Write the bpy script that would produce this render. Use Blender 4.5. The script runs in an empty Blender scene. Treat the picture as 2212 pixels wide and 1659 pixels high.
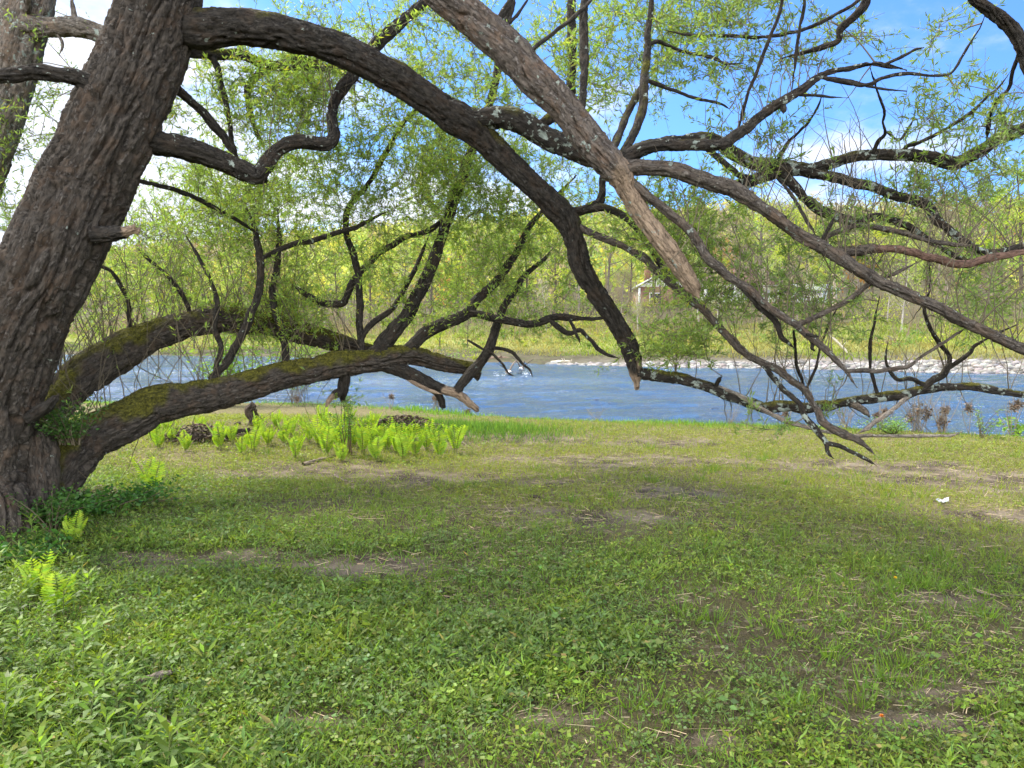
import bpy, math, random
import numpy as np
random.seed(7)
RNG = np.random.default_rng(11)
SC = bpy.context.scene
COL = SC.collection

# ------------------------------------------------------------------ camera model
F_PX = 1671.0                     # focal length in the units of a 2212 x 1659 view
CX, CY, HORIZON = 1106.0, 829.5, 720.0
CAM_Z = 1.6
TH = math.atan((CY - HORIZON) / F_PX)
FWD = np.array([0, math.cos(TH), -math.sin(TH)])
UPV = np.array([0, math.sin(TH), math.cos(TH)])
RGT = np.array([1.0, 0, 0])
CAM = np.array([0, 0, CAM_Z])

def at(px, py, d):
    """place at distance d along the view axis, seen at (px, py)"""
    return CAM + d * (FWD + RGT * ((px - CX) / F_PX) + UPV * ((CY - py) / F_PX))

def on_plane(px, py, z=0.0):
    v = FWD + RGT * ((px - CX) / F_PX) + UPV * ((CY - py) / F_PX)
    return CAM + v * ((z - CAM_Z) / v[2])

def screen_x(p):
    q = np.asarray(p) - CAM
    return CX + F_PX * q[0] / max(1e-3, q @ FWD)

# ------------------------------------------------------------------ noise
def _h(ix, iy, iz):
    n = (ix.astype(np.int64) * 374761393 + iy.astype(np.int64) * 668265263 + iz.astype(np.int64) * 2147483647) & 0xFFFFFFFF
    n = ((n ^ (n >> 13)) * 1274126177) & 0xFFFFFFFF
    n = ((n ^ (n >> 16)) * 2246822519) & 0xFFFFFFFF
    n = n ^ (n >> 15)
    return (n & 0xFFFFFF) / float(0x7FFFFF) - 1.0

def vnoise(p):
    p = np.asarray(p, float)
    i = np.floor(p).astype(np.int64); f = p - i
    u = f * f * f * (f * (f * 6 - 15) + 10)
    x, y, z = i[..., 0], i[..., 1], i[..., 2]
    ux, uy, uz = u[..., 0], u[..., 1], u[..., 2]
    def L(a, b, t): return a + (b - a) * t
    c = L(L(L(_h(x, y, z), _h(x+1, y, z), ux), L(_h(x, y+1, z), _h(x+1, y+1, z), ux), uy),
          L(L(_h(x, y, z+1), _h(x+1, y, z+1), ux), L(_h(x, y+1, z+1), _h(x+1, y+1, z+1), ux), uy), uz)
    return c

def fbm(p, o=3):
    p = np.asarray(p, float); s = 0; a = 1.0; t = 0
    for k in range(o):
        s = s + a * vnoise(p * (2 ** k) + 17.3 * k); t += a; a *= 0.5
    return s / t

def n2(x, y, sc, o=3, seed=0.0):
    x = np.asarray(x, float); y = np.asarray(y, float)
    return fbm(np.stack([x * sc + seed, y * sc - seed, np.full_like(x, seed * 1.7 + 0.37)], -1), o)

def sstep(a, b, x):
    t = np.clip((x - a) / (b - a), 0, 1); return t * t * (3 - 2 * t)

# ------------------------------------------------------------------ meshes and objects
def mesh(name, V, faces, mat=None, attrs=None, smooth=False, mats=None, midx=None):
    """faces: list of (n,k) index arrays"""
    V = np.asarray(V, np.float32)
    me = bpy.data.meshes.new(name)
    faces = [np.asarray(f, np.int32) for f in faces if len(f)]
    me.vertices.add(len(V)); me.vertices.foreach_set('co', V.ravel())
    nl = sum(f.size for f in faces); npoly = sum(len(f) for f in faces)
    me.loops.add(nl); me.loops.foreach_set('vertex_index', np.concatenate([f.ravel() for f in faces]))
    ls = []; o = 0
    for f in faces:
        k = f.shape[1]; ls.append(o + np.arange(len(f), dtype=np.int32) * k); o += f.size
    me.polygons.add(npoly); me.polygons.foreach_set('loop_start', np.concatenate(ls).astype(np.int32))
    if smooth: me.polygons.foreach_set('use_smooth', np.ones(npoly, bool))
    for m in (mats or ([mat] if mat else [])): me.materials.append(m)
    if midx is not None: me.polygons.foreach_set('material_index', np.asarray(midx, np.int32))
    me.update(calc_edges=True)
    for k, a in (attrs or {}).items():
        a = np.asarray(a, np.float32)
        if a.ndim == 1:
            t = me.attributes.new(k, 'FLOAT', 'POINT'); t.data.foreach_set('value', a)
        elif k == 'col':
            t = me.color_attributes.new('col', 'FLOAT_COLOR', 'POINT')
            t.data.foreach_set('color', np.concatenate([a[:, :3], np.ones((len(a), 1), np.float32)], 1).ravel())
        else:
            t = me.attributes.new(k, 'FLOAT_VECTOR', 'POINT'); t.data.foreach_set('vector', a.ravel())
    return me

def obj(name, me, parent=None, loc=(0, 0, 0), rz=0.0, sc=1.0):
    o = bpy.data.objects.new(name, me); COL.objects.link(o)
    o.location = loc; o.rotation_euler = (0, 0, rz); o.scale = (sc,) * 3 if np.isscalar(sc) else sc
    if parent: o.parent = parent
    return o

def tag(o, label=None, cat=None, group=None, kind=None):
    for k, v in (('label', label), ('category', cat), ('group', group), ('kind', kind)):
        if v: o[k] = v
    return o

def thing(name, label, cat, loc=(0, 0, 0), rz=0.0, group=None, sc=1.0):
    return tag(obj(name, None, None, loc, rz, sc), label, cat, group)

class MB:
    """collects boxes, bars and blobs into one mesh"""
    def __init__(s): s.V = []; s.F = {}; s.C = []; s.n = 0
    def add(s, V, F, c=(.5, .5, .5)):
        V = np.asarray(V, float); F = np.asarray(F)
        s.V.append(V); s.F.setdefault(F.shape[1], []).append(F + s.n); s.n += len(V)
        c = np.asarray(c, float); s.C.append(np.tile(c, (len(V), 1)) if c.ndim == 1 else c)
    def box(s, x0, x1, y0, y1, z0, z1, c=(.5, .5, .5)):
        V = [(x, y, z) for z in (z0, z1) for y in (y0, y1) for x in (x0, x1)]
        s.add(V, [(0, 2, 3, 1), (4, 5, 7, 6), (0, 1, 5, 4), (2, 6, 7, 3), (0, 4, 6, 2), (1, 3, 7, 5)], c)
    def me(s, name, mat, smooth=False, attrs=None):
        return mesh(name, np.concatenate(s.V), [np.concatenate(f) for f in s.F.values()], mat,
                    dict(attrs or {}, col=np.concatenate(s.C)), smooth)

# ------------------------------------------------------------------ tubes
def resample(P, R, step):
    P = np.asarray(P, float); R = np.asarray(R, float)
    Q = np.vstack([2 * P[0] - P[1], P, 2 * P[-1] - P[-2]]); S = np.concatenate([[R[0]], R, [R[-1]]])
    oP, oR = [], []
    for i in range(len(P) - 1):
        p0, p1, p2, p3 = Q[i:i + 4]; r1, r2 = S[i + 1], S[i + 2]
        n = max(2, int(np.linalg.norm(p2 - p1) / step) + 1)
        t = np.linspace(0, 1, n, endpoint=False)[:, None]
        oP.append(0.5 * (2 * p1 + (p2 - p0) * t + (2 * p0 - 5 * p1 + 4 * p2 - p3) * t ** 2 + (3 * p1 - p0 - 3 * p2 + p3) * t ** 3))
        tt = t[:, 0]; oR.append(r1 + (r2 - r1) * tt * tt * (3 - 2 * tt))
    oP.append(P[-1:]); oR.append(R[-1:])
    return np.vstack(oP), np.concatenate(oR)

def frames(P):
    T = np.gradient(P, axis=0); T /= np.linalg.norm(T, axis=1)[:, None] + 1e-9
    N = np.zeros_like(P)
    a = np.array([0, 0, 1.0]) if abs(T[0][2]) < .9 else np.array([0, 1.0, 0])
    n = np.cross(T[0], a); n /= np.linalg.norm(n); N[0] = n
    for i in range(1, len(P)):
        n = n - T[i] * (n @ T[i]); n /= np.linalg.norm(n) + 1e-9; N[i] = n
    return T, N, np.cross(T, N)

def tube_arrays(P, R, sides):
    T, N, B = frames(P)
    th = np.linspace(0, 2 * math.pi, sides, endpoint=False)
    D = N[:, None, :] * np.cos(th)[None, :, None] + B[:, None, :] * np.sin(th)[None, :, None]
    V = P[:, None, :] + D * R[:, None, None]
    M = len(P)
    i = np.arange(M - 1)[:, None] * sides; j = np.arange(sides)[None, :]; k = (j + 1) % sides
    Fq = np.stack([i + j, i + k, i + sides + k, i + sides + j], -1).reshape(-1, 4)
    L = np.concatenate([[0], np.cumsum(np.linalg.norm(np.diff(P, axis=0), axis=1))])
    return V, D, Fq, L, th

def simple_tube(P, R, sides=6, step=.1, col=(.1, .1, .1)):
    """plain tapered stem: verts, quads"""
    P, R = resample(P, R, step)
    V, D, Fq, L, th = tube_arrays(P, R, sides)
    return V.reshape(-1, 3), Fq

CENTRES = []                       # points of the willow's wood, for twigs to start from
def limb_mesh(name, P, R, mat, seed, moss=0.0, lich=0.0, bare=None, furrow=1.0, detail=1.0, flare=0.0, broken=False, rec=None, rough=1.0):
    rm = float(np.max(R))
    step = max(.011, min(.021, rm * .20)) / detail
    if not broken: R = np.array(R, float); R[-1] = min(R[-1], .0035)
    P, R = resample(P, R, step)
    # slow kinks of the wood
    L = np.concatenate([[0], np.cumsum(np.linalg.norm(np.diff(P, axis=0), axis=1))])
    fr = 1.0 / (6 * rm + .12)
    k = np.stack([fbm(np.stack([L * fr * 2, np.full_like(L, seed + q * 9.1), np.full_like(L, .5)], -1), 2) for q in range(3)], -1)
    amp = np.minimum(R, .05) * .55 * rough
    P = P + k * (amp * np.clip(L / (.3), 0, 1))[:, None]
    R = R * (1 + .10 * fbm(np.stack([L * fr * 5, np.full_like(L, seed + 44.), np.full_like(L, 1.5)], -1), 3))
    # round or broken tip
    n = 4
    tip = P[-1] + np.outer(np.linspace(0, 1, n + 1)[1:], (P[-1] - P[-2]) / (np.linalg.norm(P[-1] - P[-2]) + 1e-9) * R[-1] * (.35 if broken else .7))
    P = np.vstack([P, tip]); R = np.concatenate([R, R[-1] * np.sqrt(np.clip(1 - np.linspace(0, 1, n + 1)[1:] ** 2, 0, 1)) * 1.0 + 1e-4])
    sides = int(np.clip(2 * math.pi * rm / step, 8, 260))
    V, D, Fq, L, th = tube_arrays(P, R, sides)
    Rr = np.maximum(R, .004)
    bco = np.stack([np.cos(th)[None, :] * Rr[:, None], np.sin(th)[None, :] * Rr[:, None], np.tile(L[:, None], (1, sides))], -1)
    q = bco.copy()
    s = seed * 3.7
    # bark: long plates parted by furrows
    fs = 1.0 / (.022 + .13 * min(rm, .4))
    wl = fs * .45
    ql = q * np.array([wl, wl, wl * .40])
    w = np.stack([vnoise(ql + s), vnoise(ql + s + 31), vnoise(ql + s + 77)], -1)
    qq = (q + w * (.50 / fs)) * np.array([fs * 1.15, fs * 1.15, fs * .085]) + s
    crack = 1 - sstep(.03, .22, np.abs(vnoise(qq)))
    q3 = (q + w * (.4 / fs)) * np.array([fs * 2.3, fs * 2.3, fs * .55]) + s + 50
    crack2 = 1 - sstep(.02, .20, np.abs(vnoise(q3)))
    plate = vnoise(q3 * 1.0 + 9)
    fur = crack * 1.25 + crack2 * .42 - plate * .25
    fine = fbm(q * np.array([90, 90, 40]) + s, 2)
    damp = np.minimum(.046 * (rm / .4) ** .75, .036) * furrow
    lump = fbm(q / max(rm, .02) * .8 * np.array([1, 1, .45]) + s, 2)
    amt = np.ones((len(P), sides)); grain = vnoise(q * np.array([fs * 2.6, fs * 2.6, fs * .16]) + s + 70)
    bare_a = np.zeros_like(amt)
    if bare is not None:
        Lt = L / L[-1]
        bare_a = sstep(bare - .012, bare + .012, np.tile(Lt[:, None], (1, sides)) + .02 * vnoise(q * 14 + s))
        amt = 1 - .65 * bare_a
    h = -fur * damp * amt + fine * damp * .28 + lump * R[:, None] * (.08 if rm > .25 else .15)
    h = h - bare_a * R[:, None] * (.10 + .16 * np.abs(grain) + .10 * np.abs(vnoise(q * 9 + s)))
    if flare:
        fl = np.exp(-L / .45)[:, None] * flare
        h = h + R[:, None] * fl * (.35 * np.sin(th * 4 + seed)[None, :] + .5 * lump)
    nz = D[..., 2]
    mo = np.zeros_like(nz)
    if moss:
        mo = sstep(.35, .75, nz * .75 + .75 * fbm(q * 5 + s + 5, 3) - .55 + moss) * min(1, moss * 1.6)
        mo = mo * (1 - bare_a)
        h = h * (1 - .5 * mo) + mo * (.010 + .012 * fbm(q * 45 + s, 2)) * min(1, rm / .12)
    if broken:
        e = np.zeros(len(P)); e[-n - 1:] = 1
        h = h + e[:, None] * R[:, None] * .5 * vnoise(np.stack([np.cos(th)[None, :] * 3 + 0 * nz, np.sin(th)[None, :] * 3 + 0 * nz, nz * 0 + s], -1))
        V = V + (FWD * 0 + (P[-2] - P[-6]) / (np.linalg.norm(P[-2] - P[-6]) + 1e-9))[None, None, :] * (e[:, None] * R[-n - 1] * .9 * vnoise(np.stack([np.cos(th)[None, :] * 2.3 + 0 * nz, np.sin(th)[None, :] * 2.3 + 0 * nz, nz * 0 + s + 4], -1)))[..., None]
    V = V + D * h[..., None]
    if rec is not None: rec.append((P[:-n], R[:-n]))
    sh = lambda z: z.reshape(-1)
    return mesh(name, V.reshape(-1, 3), [Fq], mat, {'bco': bco.reshape(-1, 3), 'moss': sh(mo), 'lich': np.full(mo.size, lich), 'bare': sh(bare_a)}, smooth=True)

# ------------------------------------------------------------------ leaf scatter
LEAF5 = (np.array([[0, 0, 0], [.42, .5, .06], [.42, -.5, .06], [.5, 0, 0], [1, 0, -.04]]), np.array([[0, 3, 1], [0, 2, 3], [1, 3, 4], [3, 2, 4]]))
LEAF4 = (np.array([[0, 0, 0], [.45, .5, .03], [1, 0, 0], [.45, -.5, .03]]), np.array([[0, 3, 2, 1]]))
BLADE = (np.array([[0, .5, 0], [0, -.5, 0], [.5, .38, .06], [.5, -.38, .06], [1, 0, -.05]]), np.array([[0, 1, 3], [0, 3, 2], [2, 3, 4]]))
STRIP = (np.array([[0, .5, 0], [0, -.5, 0], [1, -.35, 0], [1, .35, 0]]), np.array([[0, 1, 2, 3]]))

def leaves(pos, dirv, nrm, length, width, col, tpl):
    """one template copied along dirv with its face towards nrm"""
    T, Fc = tpl
    pos = np.asarray(pos, float); n = len(pos)
    d = dirv / (np.linalg.norm(dirv, axis=1)[:, None] + 1e-9)
    s = np.cross(nrm, d); s /= np.linalg.norm(s, axis=1)[:, None] + 1e-9
    u = np.cross(d, s)
    length = np.broadcast_to(length, (n,)); width = np.broadcast_to(width, (n,))
    V = pos[:, None, :] + d[:, None, :] * (T[None, :, 0] * length[:, None])[..., None] \
        + s[:, None, :] * (T[None, :, 1] * width[:, None])[..., None] + u[:, None, :] * (T[None, :, 2] * length[:, None])[..., None]
    k = len(T)
    Fo = (Fc[None] + (np.arange(n) * k)[:, None, None]).reshape(-1, Fc.shape[1])
    C = np.repeat(np.broadcast_to(col, (n, 3)), k, axis=0)
    return V.reshape(-1, 3), Fo, C

class Pile:
    def __init__(s): s.V = []; s.F = {}; s.C = []; s.n = 0
    def add(s, VFC):
        V, F, C = VFC
        s.V.append(V); s.F.setdefault(F.shape[1], []).append(F + s.n); s.C.append(C); s.n += len(V)
    def me(s, name, mat, smooth=False):
        return mesh(name, np.concatenate(s.V), [np.concatenate(f) for f in s.F.values()], mat, {'col': np.concatenate(s.C)}, smooth)

def rdir(n, zlo=-1, zhi=1):
    a = RNG.uniform(0, 2 * math.pi, n); z = RNG.uniform(zlo, zhi, n); r = np.sqrt(1 - z * z)
    return np.stack([r * np.cos(a), r * np.sin(a), z], -1)

def vary(c, n, v=.25, hue=.12):
    c = np.asarray(c, float)
    k = RNG.uniform(1 - v, 1 + v, (n, 1)); h = RNG.normal(0, hue, (n, 1))
    return np.clip(c * k * np.concatenate([1 + h, 1 + h * .2, 1 - h * .3], 1), .003, .9)

# ------------------------------------------------------------------ materials
def nodes(name):
    m = bpy.data.materials.new(name); m.use_nodes = True
    nt = m.node_tree; b = nt.nodes['Principled BSDF']
    return m, nt, b

def N(nt, typ, **kw):
    n = nt.nodes.new(typ)
    for k, v in kw.items():
        if k.startswith('i_'):
            n.inputs[k[2:].replace('_', ' ')].default_value = v
        else: setattr(n, k, v)
    return n

def mix(nt, fac, a, b):
    m = nt.nodes.new('ShaderNodeMix'); m.data_type = 'RGBA'
    for s, v in ((m.inputs[0], fac), (m.inputs[6], a), (m.inputs[7], b)):
        if hasattr(v, 'is_output'): nt.links.new(v, s)
        elif isinstance(v, (tuple, list)): s.default_value = (*v, 1) if len(v) == 3 else v
        else: s.default_value = v
    return m.outputs[2]

def math_(nt, op, a, b=None, clamp=False):
    m = nt.nodes.new('ShaderNodeMath'); m.operation = op; m.use_clamp = clamp
    for i, v in enumerate((a, b)):
        if v is None: continue
        if hasattr(v, 'is_output'): nt.links.new(v, m.inputs[i])
        else: m.inputs[i].default_value = v
    return m.outputs[0]

def ramp(nt, x, lo, hi):
    m = nt.nodes.new('ShaderNodeMapRange'); m.interpolation_type = 'SMOOTHSTEP'
    nt.links.new(x, m.inputs['Value']); m.inputs['From Min'].default_value = lo; m.inputs['From Max'].default_value = hi
    return m.outputs['Result']

def attr(nt, name, out='Fac'):
    a = nt.nodes.new('ShaderNodeAttribute'); a.attribute_name = name
    return a.outputs[out]

def noise(nt, vec, scale, detail=4, rough=.55, out=0):
    n = nt.nodes.new('ShaderNodeTexNoise'); n.inputs['Scale'].default_value = scale
    n.inputs['Detail'].default_value = detail; n.inputs['Roughness'].default_value = rough
    if vec is not None: nt.links.new(vec, n.inputs['Vector'])
    return n.outputs[out]

def mapping(nt, vec, sc):
    m = nt.nodes.new('ShaderNodeMapping'); m.inputs['Scale'].default_value = sc
    nt.links.new(vec, m.inputs['Vector']); return m.outputs[0]

def bump(nt, h, b, strength, dist):
    n = nt.nodes.new('ShaderNodeBump'); n.inputs['Strength'].default_value = strength; n.inputs['Distance'].default_value = dist
    nt.links.new(h, n.inputs['Height']); nt.links.new(n.outputs[0], b.inputs['Normal']); return n

def bark_material(name, c_lo, c_hi, c_moss=(.075, .075, .013), bare=(.33, .24, .16)):
    m, nt, b = nodes(name)
    v = attr(nt, 'bco', 'Vector')
    st = mapping(nt, v, (1, 1, .25))
    big = noise(nt, v, 7, 4); plate = noise(nt, st, 55, 6, .65); fine = noise(nt, v, 160, 3, .7)
    c = mix(nt, ramp(nt, plate, .32, .68), c_lo, c_hi)
    c = mix(nt, math_(nt, 'MULTIPLY', ramp(nt, big, .45, .7), .55), c, (c_hi[0] * 1.05, c_hi[1] * .8, c_hi[2] * .62))
    flk = noise(nt, mapping(nt, v, (1, 1, .45)), 38, 5, .7)
    c = mix(nt, math_(nt, 'MULTIPLY', ramp(nt, flk, .54, .62), .8), c, (c_hi[0] * 1.55, c_hi[1] * 1.62, c_hi[2] * 1.72))
    c = mix(nt, math_(nt, 'MULTIPLY', ramp(nt, fine, .55, .75), .35), c, tuple(min(1, x * 1.5) for x in c_hi))
    # debarked wood
    gr = noise(nt, mapping(nt, v, (1, 1, .06)), 90, 4, .6)
    wd = mix(nt, ramp(nt, gr, .35, .65), tuple(x * .7 for x in bare), bare)
    hole = ramp(nt, noise(nt, mapping(nt, v, (1, 1, .4)), 26, 3, .6), .60, .66)
    wd = mix(nt, math_(nt, 'MULTIPLY', hole, .75), wd, tuple(x * .35 for x in bare))
    c = mix(nt, attr(nt, 'bare'), c, wd)
    # lichen patches
    li = math_(nt, 'ADD', noise(nt, v, 15, 4, .6), math_(nt, 'MULTIPLY', attr(nt, 'lich'), .30))
    lm = ramp(nt, li, .72, .76)
    c = mix(nt, lm, c, mix(nt, fine, (.17, .20, .165), (.34, .375, .315)))
    mn = noise(nt, v, 70, 3, .6)
    mc = mix(nt, ramp(nt, mn, .35, .65), tuple(x * .55 for x in c_moss), (c_moss[0] * 1.5, c_moss[1] * 1.35, c_moss[2]))
    c = mix(nt, attr(nt, 'moss'), c, mc)
    nt.links.new(c, b.inputs['Base Color'])
    b.inputs['Roughness'].default_value = .9; b.inputs['Specular IOR Level'].default_value = .2
    h = math_(nt, 'ADD', math_(nt, 'ADD', math_(nt, 'MULTIPLY', plate, .8), math_(nt, 'MULTIPLY', ramp(nt, flk, .50, .64), .7)), math_(nt, 'MULTIPLY', fine, .35))
    bump(nt, h, b, 1.0, .020)
    return m

def leaf_material(name, trans=.45, tint=(1.25, 1.2, .6), rough=.5, gain=1.0, spec=.3):
    """vertex colour of the leaf, seen from both sides, with light passing through"""
    m, nt, b = nodes(name)
    c = attr(nt, 'col', 'Color')
    hs = N(nt, 'ShaderNodeMix'); 
    nt.links.new(c, b.inputs['Base Color'])
    b.inputs['Roughness'].default_value = rough; b.inputs['Specular IOR Level'].default_value = spec
    nt.nodes.remove(hs)
    t = N(nt, 'ShaderNodeBsdfTranslucent')
    mm = nt.nodes.new('ShaderNodeMix'); mm.data_type = 'RGBA'; mm.blend_type = 'MULTIPLY'; mm.inputs[0].default_value = 1
    nt.links.new(c, mm.inputs[6]); mm.inputs[7].default_value = (*[x * gain for x in tint], 1)
    nt.links.new(mm.outputs[2], t.inputs['Color'])
    mx = N(nt, 'ShaderNodeMixShader'); mx.inputs[0].default_value = trans
    nt.links.new(b.outputs[0], mx.inputs[1]); nt.links.new(t.outputs[0], mx.inputs[2])
    nt.links.new(mx.outputs[0], nt.nodes['Material Output'].inputs['Surface'])
    return m

def col_material(name, rough=.85, spec=.2, nz=0.0, scale=30, bumpd=0.0):
    m, nt, b = nodes(name)
    c = attr(nt, 'col', 'Color')
    if nz:
        tc = N(nt, 'ShaderNodeTexCoord').outputs['Object']
        n = noise(nt, tc, scale, 5, .65)
        mm = nt.nodes.new('ShaderNodeMix'); mm.data_type = 'RGBA'; mm.blend_type = 'MULTIPLY'; mm.inputs[0].default_value = 1
        nt.links.new(c, mm.inputs[6])
        nt.links.new(mix(nt, ramp(nt, n, .3, .7), (1 - nz,) * 3, (1 + nz,) * 3), mm.inputs[7])
        c = mm.outputs[2]
        if bumpd: bump(nt, n, b, .8, bumpd)
    nt.links.new(c, b.inputs['Base Color'])
    b.inputs['Roughness'].default_value = rough; b.inputs['Specular IOR Level'].default_value = spec
    return m
# ------------------------------------------------------------------ camera, sun, sky
cd = bpy.data.cameras.new('camera'); cam = bpy.data.objects.new('camera', cd); COL.objects.link(cam)
cam.location = CAM; cam.rotation_euler = (math.pi / 2 - TH, 0, 0)
cd.sensor_fit = 'HORIZONTAL'; cd.angle = 2 * math.atan(CX / F_PX); cd.clip_end = 3000; cd.clip_start = .05
SC.camera = cam

SUN = np.array([-.50, .42, .76]); SUN /= np.linalg.norm(SUN)
EL = math.asin(SUN[2]); AZ = math.atan2(SUN[0], SUN[1])      # azimuth clockwise from +Y
ld = bpy.data.lights.new('sun', 'SUN'); ld.energy = 2.7; ld.angle = math.radians(15); ld.color = (1, .94, .82)
sun = bpy.data.objects.new('sun', ld); COL.objects.link(sun)
from mathutils import Vector
sun.rotation_euler = Vector(-SUN).to_track_quat('-Z', 'Y').to_euler()

W = bpy.data.worlds.new('World'); SC.world = W; W.use_nodes = True
wt = W.node_tree; bg = wt.nodes['Background']
sky = wt.nodes.new('ShaderNodeTexSky'); sky.sky_type = 'NISHITA'; sky.sun_disc = False
sky.sun_elevation = EL; sky.sun_rotation = AZ; sky.ozone_density = 2.6; sky.air_density = 1.0; sky.dust_density = .35
bg.inputs['Strength'].default_value = .075
tc = wt.nodes.new('ShaderNodeTexCoord')
sx = wt.nodes.new('ShaderNodeSeparateXYZ'); wt.links.new(tc.outputs['Generated'], sx.inputs[0])
X, Y, Z = sx.outputs
zz = math_(wt, 'ADD', math_(wt, 'MAXIMUM', Z, 0.0), .22)
cmb = wt.nodes.new('ShaderNodeCombineXYZ')
wt.links.new(math_(wt, 'DIVIDE', X, zz), cmb.inputs[0]); wt.links.new(math_(wt, 'DIVIDE', Y, zz), cmb.inputs[1])
nA = noise(wt, cmb.outputs[0], 1.5, 9, .58)
nB = noise(wt, cmb.outputs[0], 5.0, 6, .6)
n_ = math_(wt, 'ADD', math_(wt, 'MULTIPLY', nA, .8), math_(wt, 'MULTIPLY', nB, .2))
# more cloud to the left and low down, clear blue overhead to the right
bias = math_(wt, 'ADD', math_(wt, 'MULTIPLY', X, -.20), math_(wt, 'MULTIPLY', math_(wt, 'SUBTRACT', .30, Z), .62))
bias = math_(wt, 'ADD', bias, math_(wt, 'MULTIPLY', math_(wt, 'SUBTRACT', .90, Y), .24))  # extra cloud behind the camera, added for white fill light
cov = ramp(wt, math_(wt, 'ADD', n_, bias), .47, .66)
vec = sky.outputs[0]
skyc = wt.nodes.new('ShaderNodeMix'); skyc.data_type = 'RGBA'; skyc.blend_type = 'MULTIPLY'; skyc.inputs[0].default_value = 1
wt.links.new(vec, skyc.inputs[6]); skyc.inputs[7].default_value = (.44, .68, 1.04, 1)
cl = mix(wt, ramp(wt, nB, .3, .7), (3.7, 3.95, 4.4), (5.0, 5.0, 5.1))
rear_fill = wt.nodes.new('ShaderNodeMapRange'); rear_fill.inputs['From Min'].default_value = .55; rear_fill.inputs['From Max'].default_value = -.5     # clouds behind the camera brightened well past the rest as added fill light
rear_fill.inputs['To Min'].default_value = 1.0; rear_fill.inputs['To Max'].default_value = 4.2; wt.links.new(Y, rear_fill.inputs['Value'])
clm = wt.nodes.new('ShaderNodeVectorMath'); clm.operation = 'SCALE'; wt.links.new(cl, clm.inputs[0]); wt.links.new(rear_fill.outputs[0], clm.inputs['Scale'])
wt.links.new(mix(wt, math_(wt, 'MULTIPLY', cov, .93), skyc.outputs[2], clm.outputs[0]), bg.inputs['Color'])

vs = SC.view_settings
vs.view_transform = 'Standard'; vs.look = 'None'; vs.gamma = 1; vs.exposure = 1.95; vs.use_curve_mapping = False
cy = SC.cycles
cy.max_bounces = 6; cy.diffuse_bounces = 3; cy.glossy_bounces = 3; cy.transmission_bounces = 4; cy.transparent_max_bounces = 6
cy.use_denoising = True; cy.caustics_reflective = False; cy.caustics_refractive = False
cy.sample_clamp_indirect = 6

# ------------------------------------------------------------------ land forms
WATER = -1.1
def y_bank(x): return np.interp(x, [-300, -60, -20, -9.5, -5.6, 0, 3.2, 7.9, 14, 20, 60], [120, 38, 21.5, 18.2, 18.6, 14.9, 13.7, 12.1, 10.5, 9, 2])
def y_far(x): return np.interp(x, [-300, -100, -39, -20.7, 7.4, 28, 60, 100, 300], [220, 120, 92, 86, 64, 54, 41, 31, 5])

def near_z(x, y):
    x = np.asarray(x, float); y = np.asarray(y, float)
    yb = y_bank(x) + .35 * n2(x, y * 0, .7, 2, 3)
    z = .10 * n2(x, y, .16, 2, 8) + .022 * n2(x, y, 1.7, 3, 2)
    z = z + .20 * np.exp(-(((x + 2.6) / 3.2) ** 2 + ((y - 12.3) / 1.2) ** 2))
    z = z * sstep(2.5, 5.5, y) + .0
    z = z + .25 * np.exp(-(((x + 4.3) / 1.0) ** 2 + ((y - 6.6) / 1.0) ** 2))
    return z - 2.7 * sstep(0, 2.6, y - yb)

def far_z(x, y):
    x = np.asarray(x, float); y = np.asarray(y, float)
    s = y - y_far(x) + 1.2 * n2(x, y, .05, 3, 5)
    z = np.interp(s, [-40, -12, 0, 6, 9, 22, 38, 44, 72], [-4, -2.4, WATER, -.55, -.1, 1.6, 4.9, 5.4, 6.0])
    z = z + 43 * sstep(60, 340, s) * (1 + .22 * n2(x, y, .006, 2, 1)) + np.clip(s / 40, 0, 1) * (1.0 * n2(x, y, .05, 3, 9))
    return z + np.clip(s / 8, 0, 1) * .25 * n2(x, y, .35, 2, 4)

def grid(xs, ys, fz):
    Xg, Yg = np.meshgrid(xs, ys); Zg = fz(Xg.ravel(), Yg.ravel())
    V = np.stack([Xg.ravel(), Yg.ravel(), Zg], 1); nx = len(xs)
    i = (np.arange(len(ys) - 1)[:, None] * nx + np.arange(nx - 1)[None, :]).ravel()
    return V, np.stack([i, i + 1, i + nx + 1, i + nx], 1)

def spaced(a, b, step, far):
    c = np.arange(a, b + 1e-6, step); o = [c]; 
    l = [a - step * 1.25 ** k * 1.5 for k in range(60)]; v = np.cumsum([step * 1.22 ** k for k in range(40)])
    lo = a - v; lo = lo[lo > -far][::-1]; hi = b + v; hi = hi[hi < far]
    return np.concatenate([[-far], lo, c, hi, [far]])

# bare patches of the lawn: centre seen at (px, py), half width and half depth in metres
BARE = [(420, 1208, .75, .22), (690, 1232, .95, .24), (960, 1030, 1.1, .35), (1180, 1047, .55, .16), (1330, 1000, .9, .3), (1500, 1000, 1.1, .22),
        (600, 1020, .9, .25), (1320, 1130, .7, .25), (1270, 985, 1.6, .25), (1100, 945, 1.4, .5), (700, 1005, .9, .3), (1900, 1010, 1.6, .4),
        (2120, 1035, 1.3, .35), (2180, 1120, .8, .2), (1450, 1075, .6, .2), (820, 1015, .6, .3), (1450, 950, .8, .3), (2050, 1300, .22, .08), (1500, 1600, .16, .06),
        (700, 1560, .2, .08), (1180, 1550, .2, .06), (2000, 1560, .26, .07), (300, 1240, .4, .12), (2050, 1500, .2, .06), (1150, 1110, .35, .12)]
BARE = [(*on_plane(a, b)[:2], c * 1.1, d * (1.7 if b < 1140 else 1.25)) for a, b, c, d in BARE]
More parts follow.
